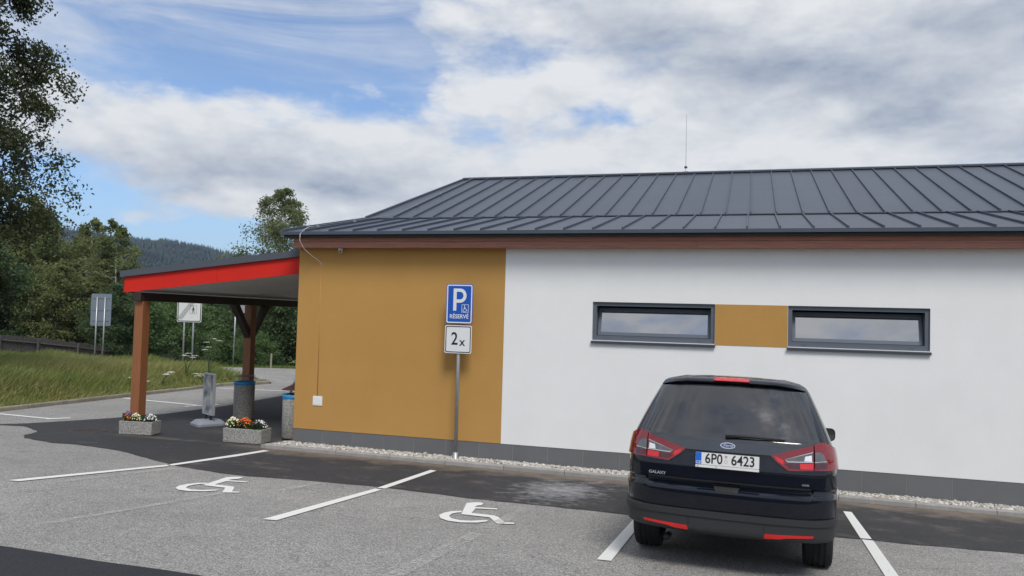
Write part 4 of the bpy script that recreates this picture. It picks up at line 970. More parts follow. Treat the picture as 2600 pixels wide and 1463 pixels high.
def build_car():
    car = empty('parked_car'); tag(car, 'black people carrier parked nose in to the wall, seen from behind', 'car')
    rt = Vector((0.99937, -0.03490, -0.00680)); fw = Vector((0.03479, 0.99639, -0.07747)); up = Vector((0.00948, 0.07718, 0.99697))
    M = Matrix.Identity(4)
    for i in range(3): M[i][0] = rt[i]; M[i][1] = fw[i]; M[i][2] = up[i]
    M.translation = Vector((7.808, -6.167, 0.4263 + 0.004)); car.matrix_world = M
    PI2 = math.pi / 2; PW = 3.1; D = 0.42
    Z = [.16, .25, .36, .50, .60, .645, .665, .70, .722, .738, .80, .858, .955, .985, 1.03, 1.085, 1.10, 1.20, 1.35, 1.49, 1.54, 1.58, 1.605]
    YR = [.18, .11, .075, .058, .045, .040, .042, .082, .088, .060, .060, .058, .078, .080, .085, .093, .104, .172, .270, .365, .40, .46, .60]
    WZ = [.16, .25, .36, .50, .75, .90, 1.0, 1.08, 1.2, 1.35, 1.49, 1.54, 1.58, 1.605]
    WW = [.78, .815, .84, .852, .858, .850, .838, .820, .776, .714, .650, .618, .560, .455]
    ZF = [.16, .30, .45, .60, .74, .82, .88, .93, 1.0, 1.08, 1.20, 1.35, 1.49, 1.54, 1.58, 1.605]
    YF = [4.45, 4.60, 4.64, 4.62, 4.56, 4.44, 4.22, 3.95, 3.60, 3.38, 3.12, 2.80, 2.48, 2.34, 2.15, 1.80]
    yr = lambda z: float(np.interp(z, Z, YR)); wz = lambda z: float(np.interp(z, WZ, WW)); yf = lambda z: float(np.interp(z, ZF, YF))
    def taper(y): return 1.0 - 0.10 * sst(2.4, 4.6, y)
    def S(t, z):
        a = abs(t); s = 1 if t >= 0 else -1; w = wz(z); r = yr(z)
        if a <= PI2:
            n = (math.sin(a) ** PW + math.cos(a) ** PW) ** (1 / PW); x = w * math.sin(a) / n; y = r + D * (1 - math.cos(a) / n)
        else:
            y = r + D + (a - PI2) * D; x = w * taper(y)
        return Vector((s * x, y, z))
    def T(x, z):
        k = min(0.9999, abs(x) / wz(z)); t = math.atan((k ** PW / (1 - k ** PW)) ** (1 / PW)); return math.copysign(t, x)
    def TY(y, z, s=1): return s * (PI2 + (y - yr(z) - D) / D)
    def nrm(t, z):
        e = 1e-3; a = S(t + e, z) - S(t - e, z); b_ = S(t, z + e) - S(t, z - e); n = a.cross(b_); return n.normalized()
    def patch(name, poly, m, off, parent=car, step=0.035, tspace=False, rim=0.012, offf=None, mirror=False, soft_=True, flat=False):
        """skin piece laid over the body; poly in (x,z) or (t,z)"""
        if mirror: poly = [(-a, b) for a, b in poly][::-1]
        if not tspace:
            dp = densify(poly, step); dp = [(T(a, b), b) for a, b in dp]
        else: dp = densify(poly, step * 1.4)
        ts = [p[0] for p in dp]; zs = [p[1] for p in dp]; inn = []
        st = step * 1.3; i0 = int(math.floor(min(ts) / st)); i1 = int(math.ceil(max(ts) / st))
        zrows = sorted(set([min(zs) + k * step for k in range(int((max(zs) - min(zs)) / step) + 1)] + [q for q in Z if min(zs) < q < max(zs)]))
        for i in range(i0, i1 + 1):
            for z in zrows:
                if inside(dp, i * st, z) and min(math.hypot(i * st - p[0], z - p[1]) for p in dp) > step * .35: inn.append((i * st, z))
        v, f = cdt(dp, inn); n0 = len(v); out = []
        N_ = [nrm(a.x, a.y) for a in v]
        for a, nn in zip(v, N_):
            o_ = off if offf is None else offf(a.x, a.y); out.append(S(a.x, a.y) + nn * o_)
        bm = bmesh.new(); bv = [bm.verts.new(p) for p in out]
        for q in f: bm.faces.new([bv[i] for i in q])
        # rim going inwards
        if rim:
            be = [e for e in bm.edges if len(e.link_faces) == 1]; ex = bmesh.ops.extrude_edge_only(bm, edges=be)
            new = [g for g in ex['geom'] if isinstance(g, bmesh.types.BMVert)]
            for g in new:
                j = min(range(n0), key=lambda i: (out[i] - g.co).length_squared); g.co = g.co - N_[j] * rim
        bmesh.ops.recalc_face_normals(bm, faces=bm.faces)
        me = bpy.data.meshes.new(name); bm.to_mesh(me); bm.free()
        o = link(name, me, m, parent)
        soft(o, 35)
        return o
    # ---- shell
    RW = 0.318; AX = (0.96, 3.66); AZ = 0.305; AR = 0.375
    zr = [.20 + .035 * k for k in range(41)]; zr = sorted(set([q for q in zr if q < 1.60] + [.665, .70, .722, .738, 1.54, 1.575, 1.605]))
    na, ns, nf = 14, 70, 12; rows = []
    for z in zr:
        half = []
        for k in range(na + 1): half.append(S(PI2 * k / na, z))
        y0 = yr(z) + D; D2 = min(0.62, max(.25, (yf(z) - y0) * .3)); y1 = yf(z) - D2
        for k in range(1, ns): y = y0 + (y1 - y0) * k / ns; half.append(Vector((wz(z) * taper(y), y, z)))
        w1 = wz(z) * taper(y1)
        for k in range(nf + 1):
            a = PI2 * (1 - k / nf); n = (math.sin(a) ** 2.3 + math.cos(a) ** 2.3) ** (1 / 2.3); half.append(Vector((w1 * math.sin(a) / n, y1 + D2 * math.cos(a) / n, z)))
        full = half + [Vector((-p.x, p.y, p.z)) for p in half[-2:0:-1]]; rows.append(full)
    n = len(rows[0]); vs = [p for r in rows for p in r]; fs = []
    for i in range(len(rows) - 1):
        for k in range(n):
            idx = (i * n + k, i * n + (k + 1) % n, (i + 1) * n + (k + 1) % n, (i + 1) * n + k); c = sum((vs[q] for q in idx), Vector()) / 4
            if c.y < .62 + .0 and c.z < .345: continue
            if abs(c.x) > .55 and any(math.hypot(c.y - ay, c.z - AZ) < AR for ay in AX): continue
            fs.append(idx)
    # snap the arch edge to the circle
    for i, p in enumerate(vs):
        if abs(p.x) > .55:
            for ay in AX:
                d = math.hypot(p.y - ay, p.z - AZ)
                if AR - .045 < d < AR + .022 and d > 1e-3: vs[i] = Vector((p.x, ay + (p.y - ay) * AR / d, AZ + (p.z - AZ) * AR / d))
    me = bpy.data.meshes.new('body'); me.from_pydata([tuple(p) for p in vs], [], fs); bm = bmesh.new(); bm.from_mesh(me)
    bmesh.ops.delete(bm, geom=[v for v in bm.verts if not v.link_faces], context='VERTS')
    # roof: gently crowned grid
    zt = zr[-1]; y0 = yr(zt); y1 = yf(zt)
    bmesh.ops.recalc_face_normals(bm, faces=bm.faces); bm.to_mesh(me); bm.free()
    body = link('body', me, 'car_paint', car); soft(body, 40)
    top = rows[-1]; m_ = MB(); c0 = Vector((0, (y0 + y1) / 2, zt))
    for k_ in range(0, 7):
        s = 1 - k_ / 6.0
        for p in top: m_.v.append((p.x * s, c0.y + (p.y - c0.y) * s, zt + .022 * (1 - s * s)))
    for i in range(6):
        for k in range(n): m_.f.append((i * n + k, i * n + (k + 1) % n, (i + 1) * n + (k + 1) % n, (i + 1) * n + k))
    m_.build('roof', 'car_paint', car, True)
    MB().box(-.52, .30, .300, .52, 4.3, .32).build('underbody', 'car_black', car)
    for ay in AX:
        for s in (-1, 1):
            m_ = MB()
            for k in range(17):
                a = math.pi * k / 16 - 0.25 + 0.5 * k / 16 * 0; y = ay + (AR + .004) * math.cos(a); z = AZ + (AR + .004) * math.sin(a)
                m_.v += [(s * .52, y, z), (s * .865 * taper(ay), y, z)]
            for k in range(16): m_.f.append((2 * k, 2 * k + 1, 2 * k + 3, 2 * k + 2))
            m_.v += [(s * .52, ay, AZ)]; j = len(m_.v) - 1
            for k in range(16): m_.f.append((2 * k, 2 * k + 2, j))
            m_.build('wheel_housing', 'car_black', car)
    # ---- wheels
    for ay, fr in ((AX[0], 0), (AX[1], 1)):
        for s in (-1, 1):
            xc = s * 0.732 * (1 if not fr else .96)
            W = empty('wheel', (xc, ay, RW)); W.parent = car
            prof = [(.215, -.105), (.235, -.115), (.285, -.118), (.306, -.108), (.316, -.086)]
            for g in (-.045, 0.0, .045): prof += [(.318, g - .012), (.311, g - .009), (.311, g + .009), (.318, g + .012)] if True else []
            prof += [(.316, .086), (.306, .108), (.285, .118), (.235, .115), (.215, .105)]
            m_ = MB(); nn = 56
            for r_, x_ in prof:
                for k in range(nn): a = 2 * math.pi * k / nn; m_.v.append((x_, r_ * math.cos(a), r_ * math.sin(a)))
            for i in range(len(prof) - 1):
                for k in range(nn): m_.f.append((i * nn + k, i * nn + (k + 1) % nn, (i + 1) * nn + (k + 1) % nn, (i + 1) * nn + k))
            ty = m_.build('tyre', 'tyre', W); soft(ty, 30)
            m_ = MB(); m_.add([(s * .06, .216 * math.cos(6.2832 * k / 40), .216 * math.sin(6.2832 * k / 40)) for k in range(40)], [tuple(range(40))])
            m_.build('brake_disc', 'car_black', W)
            m_ = MB()
            for q in range(5):
                a = 6.2832 * q / 5; m_.add([(s * .075, math.cos(a + d_) * r_, math.sin(a + d_) * r_) for r_, d_ in ((.03, -.6), (.21, -.14), (.21, .14), (.03, .6))] + [(s * .098, math.cos(a + d_) * r_, math.sin(a + d_) * r_) for r_, d_ in ((.03, -.5), (.21, -.11), (.21, .11), (.03, .5))],
                    [(0, 1, 2, 3), (4, 5, 6, 7), (0, 1, 5, 4), (1, 2, 6, 5), (2, 3, 7, 6), (3, 0, 4, 7)])
            m_.build('rim', 'alloy', W)
    # ---- tailgate skins
    tg = patch('tailgate', [(-.655, .512), (.655, .512), (.664, .70), (.664, .90), (.652, 1.085), (-.652, 1.085), (-.664, .90), (-.664, .70)], 'car_paint', 0.007)
    hatch_low = [(-.330, .984), (-.20, .982), (.20, .982), (.330, .984), (.50, 1.035), (.650, 1.080), (.703, 1.098), (.685, 1.16), (.640, 1.33), (.598, 1.492), (.40, 1.512), (0, 1.520), (-.40, 1.512), (-.598, 1.492), (-.640, 1.33), (-.685, 1.16), (-.703, 1.098), (-.650, 1.080), (-.50, 1.035)]
    gl = patch('rear_window', hatch_low, 'rear_glass', 0.014, rim=0.012)
    # flat black skin painting in the recess shadow above plate and surround
    patch('plate_recess_shade', [(-.30, .955), (.30, .955), (.33, .981), (-.33, .981)], 'car_black', 0.009, parent=tg, rim=0.004)
    patch('tailgate_lip', [(-.640, .738), (.640, .738), (.640, .745), (-.640, .745)], 'car_black', 0.0085, parent=tg, rim=0.002)
    # spoiler with brake lamp
    sp = patch('spoiler', [(-.60, 1.500), (-.35, 1.522), (0, 1.528), (.35, 1.522), (.595, 1.500), (.560, 1.555), (.40, 1.580), (0, 1.590), (-.40, 1.580), (-.560, 1.555)], 'car_paint', 0.03, rim=0.05,
               offf=lambda t, z: (0.010 + 0.040 * min(1, max(0, 1.59 - z) / .06)) * (1 - .65 * sst(.5, 1.1, abs(t))))
    patch('brake_lamp', [(-.150, 1.532), (.150, 1.532), (.135, 1.565), (-.135, 1.565)], 'lamp_bright', 0.05, parent=sp, rim=0.02, offf=lambda t, z: 0.008 + (0.010 + 0.040 * min(1, max(0, 1.59 - z) / .06)))
    # ---- lamps
    for s in (False, True):
        L1 = patch('tail_lamp', [(.332, .986), (.381, .935), (.468, .873), (.655, .884), (.652, 1.081), (.50, 1.037)], 'lamp_red', 0.020, rim=0.02, mirror=s)
        patch('clear_lens', [(.438, .963), (.459, .943), (.646, .951), (.642, 1.026)], 'lamp_clear', 0.0235, parent=L1, rim=0.004, step=.02, mirror=s)
        patch('reversing_lens', [(.584, .957), (.640, .957), (.637, 1.004), (.590, .993)], 'lamp_white', 0.0255, parent=L1, rim=0.003, step=.02, mirror=s)
        patch('lens_rim', [(.438, .959), (.462, .938), (.648, .946), (.648, .953), (.462, .945)], 'lamp_chrome', 0.0265, parent=L1, rim=0.003, step=.02, mirror=s)
        patch('lens_rim', [(.438, .962), (.443, .962), (.645, 1.024), (.644, 1.030)], 'lamp_chrome', 0.0265, parent=L1, rim=0.003, step=.02, mirror=s)
        patch('fog_lens', [(.556, .893), (.650, .893), (.650, .938), (.552, .933)], 'lamp_bright', 0.0235, parent=L1, rim=0.004, step=.02, mirror=s)
        patch('dark_lens', [(.440, .926), (.472, .893), (.553, .893), (.550, .932)], 'lamp_dark', 0.0230, parent=L1, rim=0.004, step=.02, mirror=s)
        patch('bright_strip', [(.36, .985), (.388, .940), (.43, .915), (.43, .955)], 'lamp_bright', 0.0225, parent=L1, rim=0.004, step=.02, mirror=s)
        zc = .98
        L2 = patch('side_lamp', [(T(.661, .886), .886), (T(.80, .90), .893), (PI2 * .98, .915), (PI2 * .985, .96), (PI2 * .93, 1.04), (T(.72, 1.10), 1.100), (T(.658, 1.083), 1.083)], 'lamp_red', 0.020, rim=0.02, mirror=s, tspace=True)
        patch('clear_lens', [(.664, .951), (.745, .966), (.730, 1.005), (.705, 1.030), (.662, 1.030)], 'lamp_clear', 0.0235, parent=L2, rim=0.004, step=.02, mirror=s)
        patch('dark_lens', [(.665, .900), (.757, .905), (.757, .945), (.665, .940)], 'lamp_dark', 0.0235, parent=L2, rim=0.004, step=.02, mirror=s)
        patch('lens_rim', [(.662, .945), (.748, .959), (.748, .966), (.662, .952)], 'lamp_chrome', 0.0265, parent=L2, rim=0.003, step=.02, mirror=s)
    # ---- bumper, wrapping to the wheel arches
    def bo(t, z):
        k = sst(.285, .36, z); top_ = 1.0; sd = 1 - .90 * sst(.75, 1.35, abs(t)); return -0.035 + 0.041 * k + (.042 * sd - .004) * k
    tw = TY(.56, .4)
    bp = patch('rear_bumper', [(-tw, .36), (-1.62, .35), (-1.0, .315), (0, .290), (1.0, .315), (1.62, .35), (tw, .36), (tw, .505), (1.6, .530), (T(.67, .51), .500), (0, .498), (T(-.67, .51), .500), (-1.6, .530), (-tw, .505)], 'car_plastic', 0.05, tspace=True, rim=0.05, offf=bo, step=.03)
    patch('bumper_step', [(-tw, .468), (-1.6, .480), (T(-.67, .46), .462), (0, .458), (T(.67, .46), .462), (1.6, .480), (tw, .468), (tw, .503), (1.6, .528), (T(.67, .51), .498), (0, .496), (T(-.67, .51), .498), (-1.6, .528), (-tw, .503)], 'car_plastic', .05, parent=bp, tspace=True, rim=.02, offf=lambda t, z: bo(t, z) + .010, step=.03)
    for s in (False, True):
        patch('reflector', [(.292, .350), (.640, .374), (.652, .392), (.300, .378)], 'lamp_bright', 0.068, parent=bp, rim=0.012, mirror=s, offf=lambda t, z: bo(t, z) + .006)
        patch('bumper_groove', [(.288, .388), (.295, .388), (.295, .445), (.288, .445)], 'car_black', 0.068, parent=bp, rim=0.003, mirror=s, step=.02, offf=lambda t, z: bo(t, z) + .0015)
        # side glass
        sg = 1 if not s else -1
        for ya, yb in ((.83, 1.35), (1.40, 2.18), (2.24, 2.85)):
            pz = [(TY(ya, 1.10, 1), 1.115), (TY(yb, 1.10, 1), 1.115), (TY(min(yb, 2.60), 1.45, 1), 1.47), (TY(ya + (.10 if ya < 1 else 0), 1.45, 1), 1.47)]
            patch('side_window', pz, 'car_glass', 0.004, tspace=True, rim=0.006, mirror=s, step=.06)
        patch('side_trim', [(TY(1.4, .42), .42), (TY(3.2, .42), .42), (TY(3.2, .48), .48), (TY(1.4, .48), .48)], 'car_plastic', .012, tspace=True, rim=.014, mirror=s, step=.06)
        for yy in (1.55, 2.35): 
            h = MB().box(-.012, -.10, -.018, .022, .10, .018).build('door_handle', 'car_paint', car, bevel=.008); h.location = (sg * (wz(.89) * taper(yy) + .012), yy, .892)
        # mirror
        mm = MB(); prof = rrect(.20, .145, .05, 5); 
        mm.prism(prof, lambda a, b, t: (a * (1 - .25 * t / .14), t, b * (1 - .35 * t / .14)), 0.0, 0.10)
        mo = mm.build('door_mirror', 'car_paint', car, bevel=.01); mo.location = (sg * .885, 2.74, 1.062)
        g = MB().prism(rrect(.175, .12, .04, 5), lambda a, b, t: (a, t, b), -.006, -.001).build('mirror_glass', 'car_glass', mo)
        st = MB().box(-.16, .02, -.07, -.06, .08, -.03) if sg > 0 else MB().box(.06, .02, -.07, .16, .08, -.03)
        st.build('mirror_arm', 'car_black', mo)
    # ---- handle, plate, badges, wiper
    hp = S(0, .69)
    hd = patch('handle_recess', [(-.105, .700), (.105, .700), (.085, .662), (.05, .650), (-.05, .650), (-.085, .662)], 'car_black', 0.011, parent=tg, rim=.006, step=.02)
    patch('handle_brow', [(-.115, .700), (.115, .700), (.10, .716), (-.10, .716)], 'car_paint', 0.030, parent=tg, rim=.02, step=.02)
    py = S(0, .858).y - .026
    n0 = nrm(0, .88)
    pf = fy()
    base = MB().prism(rrect(.508, .126, .006, 2, 0, .909), pf, py, py + .016).build('plate_holder', 'car_black', car)
    pt = MB().prism(rrect(.500, .098, .005, 3, 0, .920), pf, py - .0025, py - .0002).build('number_plate', 'plate_white', base)
    MB().prism(rrect(.046, .096, .004, 2, -.226, .920), pf, py - .0038, py - .0027).build('euroband', 'plate_blue', pt)
    text_obj('lettering', 'CZ', .030, 'plate_white', pt, TX(-.227, py - .0042, .887), bold=.0006, depth=.0002)
    for k in range(12): a = 6.2832 * k / 12
    x = -.192
    for body_, x_ in (('6P0', -.105), ('6423', .125)):
        text_obj('lettering', body_, .112, 'sign_black', pt, TX(x_, py - .0032, .9195), bold=.0018, depth=.0003, xs=.84)
    MB().ring(ellipse(.0105, .0105, 18, -.0085, .946), ellipse(.006, .006, 18, -.0085, .946), pf, py - .0036, py - .0026).build('seal', 'seal_red', pt)
    MB().ring(ellipse(.013, .013, 18, -.009, .907), ellipse(.011, .011, 18, -.009, .907), pf, py - .0036, py - .0026).build('stamp', 'grout', pt)
    st = MB().prism(rrect(.500, .020, .003, 2, 0, .8585), pf, py - .0025, py - .0002).build('dealer_strip', 'plate_white', base)
    MB().ring(ellipse(.006, .006, 14, -.232, .8585), ellipse(.003, .003, 14, -.232, .8585), pf, py - .0032, py - .0026).build('dealer_dot', 'seal_red', st)
    MB().ring(ellipse(.006, .006, 14, -.085, .8585), ellipse(.003, .003, 14, -.085, .8585), pf, py - .0032, py - .0026).build('dealer_dot', 'seal_green', st)
    # emblem
    e0 = S(0, 1.033) + nrm(0, 1.033) * .017; en = nrm(0, 1.033)
    up_ = Vector((0, -en.z, en.y)); up_ = Vector((1, 0, 0)).cross(-en) * -1
    Em = Matrix.Identity(4); xa = Vector((1, 0, 0)); ya = (-en).cross(xa) * -1
    if ya.z < 0: ya = -ya
    za = xa.cross(ya)
    for i in range(3): Em[i][0] = xa[i]; Em[i][1] = ya[i]; Em[i][2] = za[i]
    Em.translation = e0
    fe = lambda p, q, t: tuple(Em @ Vector((p, q, t)))
    eb = MB().prism(ellipse(.060, .0255, 36), fe, -.004, .003).build('badge', 'chrome', car)
    MB().prism(ellipse(.053, .0200, 36), fe, .0032, .0042).build('badge_field', 'badge_blue', eb)
    MB().ring(ellipse(.0505, .0178, 36), ellipse(.0485, .0162, 36), fe, .0043, .0048).build('badge_line', 'chrome', eb)
    text_obj('lettering', 'Ford', .031, 'chrome', eb, Em @ Matrix.Translation((0, 0, .0046)), bold=.0004, depth=.0003, xs=1.25, shear=.3)
    def on_body(x, z, off):
        t = T(x, z); nn = nrm(t, z); A = Matrix.Identity(4); xa = Vector((0, 0, 1)).cross(nn).normalized(); ya = nn.cross(xa)
        if ya.z < 0: ya = -ya; 
        if xa.x < 0: xa = -xa
        za = xa.cross(ya)
        for i in range(3): A[i][0] = xa[i]; A[i][1] = ya[i]; A[i][2] = za[i]
        A.translation = S(t, z) + nn * off; return A
    text_obj('model_lettering', 'GALAXY', .034, 'letter_silver', tg, on_body(-.565, .768, .0095), bold=.0004, depth=.0006, xs=1.15)
    A = on_body(.60, .772, .010); MB().prism(rrect(.056, .014, .002, 2), lambda p, q, t: tuple(A @ Vector((p, q, t))), -.002, .001).build('engine_badge', 'chrome', tg)
    text_obj('lettering', 'TDCi', .012, 'sign_black', tg, A @ Matrix.Translation((-.008, 0, .0014)), depth=.0001)
    # wiper
    def gp(x, z, off): t = T(x, z); return S(t, z) + nrm(t, z) * off
    MB().tube([gp(-.02, 1.088, .03), gp(.10, 1.094, .04), gp(.22, 1.096, .038), gp(.44, 1.094, .028)], [.017, .013, .010, .006], 8).build('wiper', 'car_black', car, True)
    # screen heater lines
    # exhaust / tow eye hint
    MB().tube([(-.48, .30, .235), (-.48, .16, .235)], .028, 12).build('exhaust_pipe', 'car_black', car, True)
build_car()
# ------------------------------------------------------------------ trees
def make_tree(seed, H, Rc, base, n_leaf, leaf, trunk_r, droop=0.0, shape='oval', limbs=26, clump=0.28, lean=(0, 0), stems=1, spread=0.0):
    """returns (trunk mesh data, crown verts, quads). crown: leaf faces gathered round twigs."""
    rg = np.random.default_rng(seed); tm = MB(); tips = []
    for s_ in range(stems):
        ang0 = rg.uniform(0, 6.28); off = np.array([math.cos(ang0), math.sin(ang0), 0]) * (0.15 * (stems > 1)); hh = H * (1 if s_ == 0 else rg.uniform(.7, .95))
        dirx = np.array([lean[0] + spread * math.cos(ang0), lean[1] + spread * math.sin(ang0), 0]); wob = rg.normal(0, 0.02 * H, (9, 2))
        P = [off + np.array([0, 0, -0.4])]
        for i in range(1, 9):
            t = i / 8; w = wob[:i].mean(axis=0) * min(1, t * 1.5); P.append(off + dirx * t * hh + np.array([w[0], w[1], hh * t * .96]))
        P = np.array(P); tm.tube([tuple(p) for p in P], [trunk_r * (1 - .93 * k / 8) for k in range(9)], 8)
        for k in range(limbs):
            t = base + (1 - base) * (k + rg.random() * .9) / limbs; t = min(t, .985); q = t * 8; i = min(7, int(q)); p0 = P[i] + (P[i + 1] - P[i]) * (q - i)
            u = (t - base) / (1 - base)
            if shape == 'oval': pr = math.sin(math.pi * min(1, .18 + .82 * u) ** .85) ** .7
            elif shape == 'cone': pr = (1 - u) ** .8 + .10
            elif shape == 'egg': pr = 1.75 * (u + .10) ** .5 * max(0.0, 1 - u) ** .75
            else: pr = (max(0.0, 1 - (2 * u - .85) ** 2) ** .5) if abs(2 * u - .85) < 1 else .12
            ln = Rc * max(.16, pr) * rg.uniform(.72, 1.15); a = k * 2.4 + rg.normal(0, .5); rise = rg.uniform(.15, .75) * (1 - .4 * u)
            d = np.array([math.cos(a), math.sin(a), rise]); d /= np.linalg.norm(d); pts = [p0]; cur = p0.copy(); m_ = 6
            for j in range(m_):
                d = d + np.array([rg.normal(0, .12), rg.normal(0, .12), rg.normal(0, .1) - droop * .10 * j]); d /= np.linalg.norm(d); cur = cur + d * ln / m_; pts.append(cur.copy())
            r0 = trunk_r * (1 - t) * .30 + .012 * trunk_r / .15; tm.tube([tuple(p) for p in pts], [max(.006, r0 * (1 - .85 * j / m_)) for j in range(m_ + 1)], 5, cap=False)
            for j in range(2, m_ + 1):
                for _ in range(2):
                    b = pts[j]; td = np.array([rg.normal(), rg.normal(), rg.normal() * .6 + .15 - droop * .9]); td /= np.linalg.norm(td); tl = ln * rg.uniform(.18, .40)
                    e = b + td * tl; mid = b + td * tl * .5 + np.array([0, 0, .05 * tl])
                    if droop > .5: e[2] -= droop * .25 * tl
                    tm.tube([tuple(b), tuple(mid), tuple(e)], [r0 * .22 + .003, r0 * .15 + .002, .002], 3, cap=False); tips.append((b, mid, e, tl))
    per = max(1, n_leaf // len(tips)); C_ = []
    for b, mid, e, tl in tips:
        k = max(1, int(per * rg.uniform(.4, 1.6))); t = rg.beta(2.0, 1.3, k)[:, None]
        p = (1 - t) ** 2 * b + 2 * t * (1 - t) * mid + t * t * e
        sp = clump * (tl ** .5) * .55
        q = p + rg.normal(0, 1, (k, 3)) * np.array([sp, sp, sp * .8]); 
        if droop > .5: q[:, 2] -= np.abs(rg.normal(0, sp * 1.3, k))
        C_.append(q)
    C_ = np.concatenate(C_); k = len(C_); s = leaf * rg.uniform(.6, 1.3, (k, 1))
    u = rg.normal(size=(k, 3)); u[:, 2] -= droop * .8; u /= np.linalg.norm(u, axis=1, keepdims=True); w = np.cross(u, rg.normal(size=(k, 3))); w /= np.linalg.norm(w, axis=1, keepdims=True)
    nn = np.cross(u, w) * .12
    V = np.stack([C_ - u * s, C_ + w * s * .55 + nn * s, C_ + u * s, C_ - w * s * .55 + nn * s], axis=1).reshape(-1, 3); F = np.arange(4 * k).reshape(-1, 4)
    return tm, V, F
PROTO = {}
def proto(key, leafm, bark, **kw):
    tm, V, F = make_tree(**kw); me = np_mesh('crown', V, F); me.materials.append(MAT[leafm])
    t = bpy.data.meshes.new('trunk'); t.from_pydata(tm.v, [], tm.f); t.materials.append(MAT[bark]); t.polygons.foreach_set('use_smooth', [True] * len(t.polygons)); PROTO[key] = (t, me)
def tree(key, name, x, y, sc_, rz, label, cat='tree', group=None, z=None, sz=1.0):
    E_ = empty(name, (x, y, terrain(x, y) if z is None else z), rz); E_.scale = (sc_, sc_, sc_ * sz); tag(E_, label, cat, group)
    for nm, me in zip(('trunk', 'crown'), PROTO[key]): o = bpy.data.objects.new(nm, me); COL.objects.link(o); o.parent = E_
    return E_
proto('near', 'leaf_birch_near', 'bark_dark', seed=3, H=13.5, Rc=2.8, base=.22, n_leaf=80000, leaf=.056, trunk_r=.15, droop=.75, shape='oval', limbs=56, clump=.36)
proto('birch', 'leaf_birch', 'bark_birch', seed=8, H=11.0, Rc=3.4, base=.25, n_leaf=26000, leaf=.070, trunk_r=.12, droop=.65, shape='oval', limbs=40, clump=.40)
proto('slim', 'leaf_olive', 'bark_birch', seed=12, H=9.0, Rc=2.2, base=.10, n_leaf=21000, leaf=.085, trunk_r=.10, droop=.3, shape='oval', limbs=46, clump=.44, stems=2, spread=.10)
proto('grove', 'leaf_olive', 'bark_dark', seed=15, H=7.0, Rc=2.4, base=.05, n_leaf=18000, leaf=.090, trunk_r=.12, droop=.2, shape='egg', limbs=46, clump=.50, stems=2, spread=.14)
proto('bushy', 'leaf_green', 'bark_dark', seed=21, H=4.6, Rc=2.2, base=.04, n_leaf=16000, leaf=.085, trunk_r=.09, droop=.1, shape='oval', limbs=34, clump=.46, stems=3, spread=.2)
proto('dark', 'leaf_dark', 'bark_dark', seed=27, H=6.5, Rc=2.5, base=.04, n_leaf=18000, leaf=.095, trunk_r=.12, droop=.1, shape='egg', limbs=40, clump=.48, stems=2, spread=.12)
tree('near', 'birch_tree', -12.45, 3.0, 1.0, 0.6, 'large dark leafy birch hanging into the upper left corner')
tree('birch', 'birch_tree', -17.3, 25.5, .97, 2.2, 'airy birch rising behind the canopy roof and the shop eave')
TG = 'trees beyond the fence'
for key, x, y, s, rz, lab in (
    ('grove', -35.8, 28.1, 1.38, 0.3, 'tall olive green tree with pointed top left of the hill'),
    ('slim', -37.6, 29.3, 1.16, 2.0, 'slim tree close behind the pointed one'),
    ('slim', -31.8, 27.3, 1.04, 1.1, 'birch with pale stems standing left of the canopy roof'),
    ('slim', -28.9, 26.3, .98, 3.6, 'second pale stemmed birch just left of the canopy roof'),
    ('grove', -36.0, 26.0, 1.12, 4.1, 'olive tree at the far left beneath the large birch'),
    ('slim', -40.5, 28.8, 1.25, 5.2, 'slim grey-green tree at the left edge behind the fence'),
    ('grove', -29.6, 21.8, .80, 2.2, 'yellowish leafy tree directly behind the fence'),
    ('dark', -31.5, 20.8, .98, .5, 'dark leafy tree at the left edge of the fence'),
    ('grove', -29.4, 24.2, .78, 5.6, 'broad olive tree above the middle of the fence'),
    ('dark', -26.6, 24.6, .80, 1.9, 'dark tree behind the grey sign back'),
    ('grove', -33.5, 24.0, .95, 0.9, 'rounded olive tree filling the gap behind the fence')):
    tree(key, 'roadside_tree', x, y, s, rz, lab, group=TG)
BG = 'bushes beyond the road'
for key, x, y, s, rz, lab in (
    ('bushy', -25.4, 24.2, 1.0, 0.2, 'bright green bush just right of the front canopy post'),
    ('dark', -24.6, 21.4, .66, 1.2, 'dark low bush behind the front canopy post'),
    ('bushy', -27.5, 28.5, 1.05, 2.0, 'green bush left of the zone end sign'),
    ('dark', -33.7, 37.4, 1.05, 3.0, 'dark tree behind the zone end sign'),
    ('dark', -28.6, 34.5, .86, 4.4, 'dark tree right of the zone end sign'),
    ('bushy', -26.8, 36.8, 1.32, 5.1, 'bushy tree left of the canopy brace'),
    ('dark', -15.9, 21.9, .84, 0.7, 'dense dark tree seen right of the rear post'),
    ('dark', -13.6, 20.5, .80, 2.6, 'dense dark tree next to the ochre wall corner'),
    ('bushy', -17.6, 23.6, .88, 3.3, 'green bush between brace and dark trees'),
    ('dark', -11.6, 22.4, .92, 4.0, 'dark tree hidden mostly by the ochre wall'),
    ('bushy', -14.6, 19.6, .42, 1.7, 'low verge bush beyond the road'),
    ('bushy', -13.0, 18.0, .42, 4.7, 'low verge bush nearest the wall corner'),
    ('bushy', -16.9, 20.6, .5, 2.9, 'low leafy bush behind the round sign post')):
    tree(key, 'verge_bush', x, y, s, rz, lab, 'bush', BG)

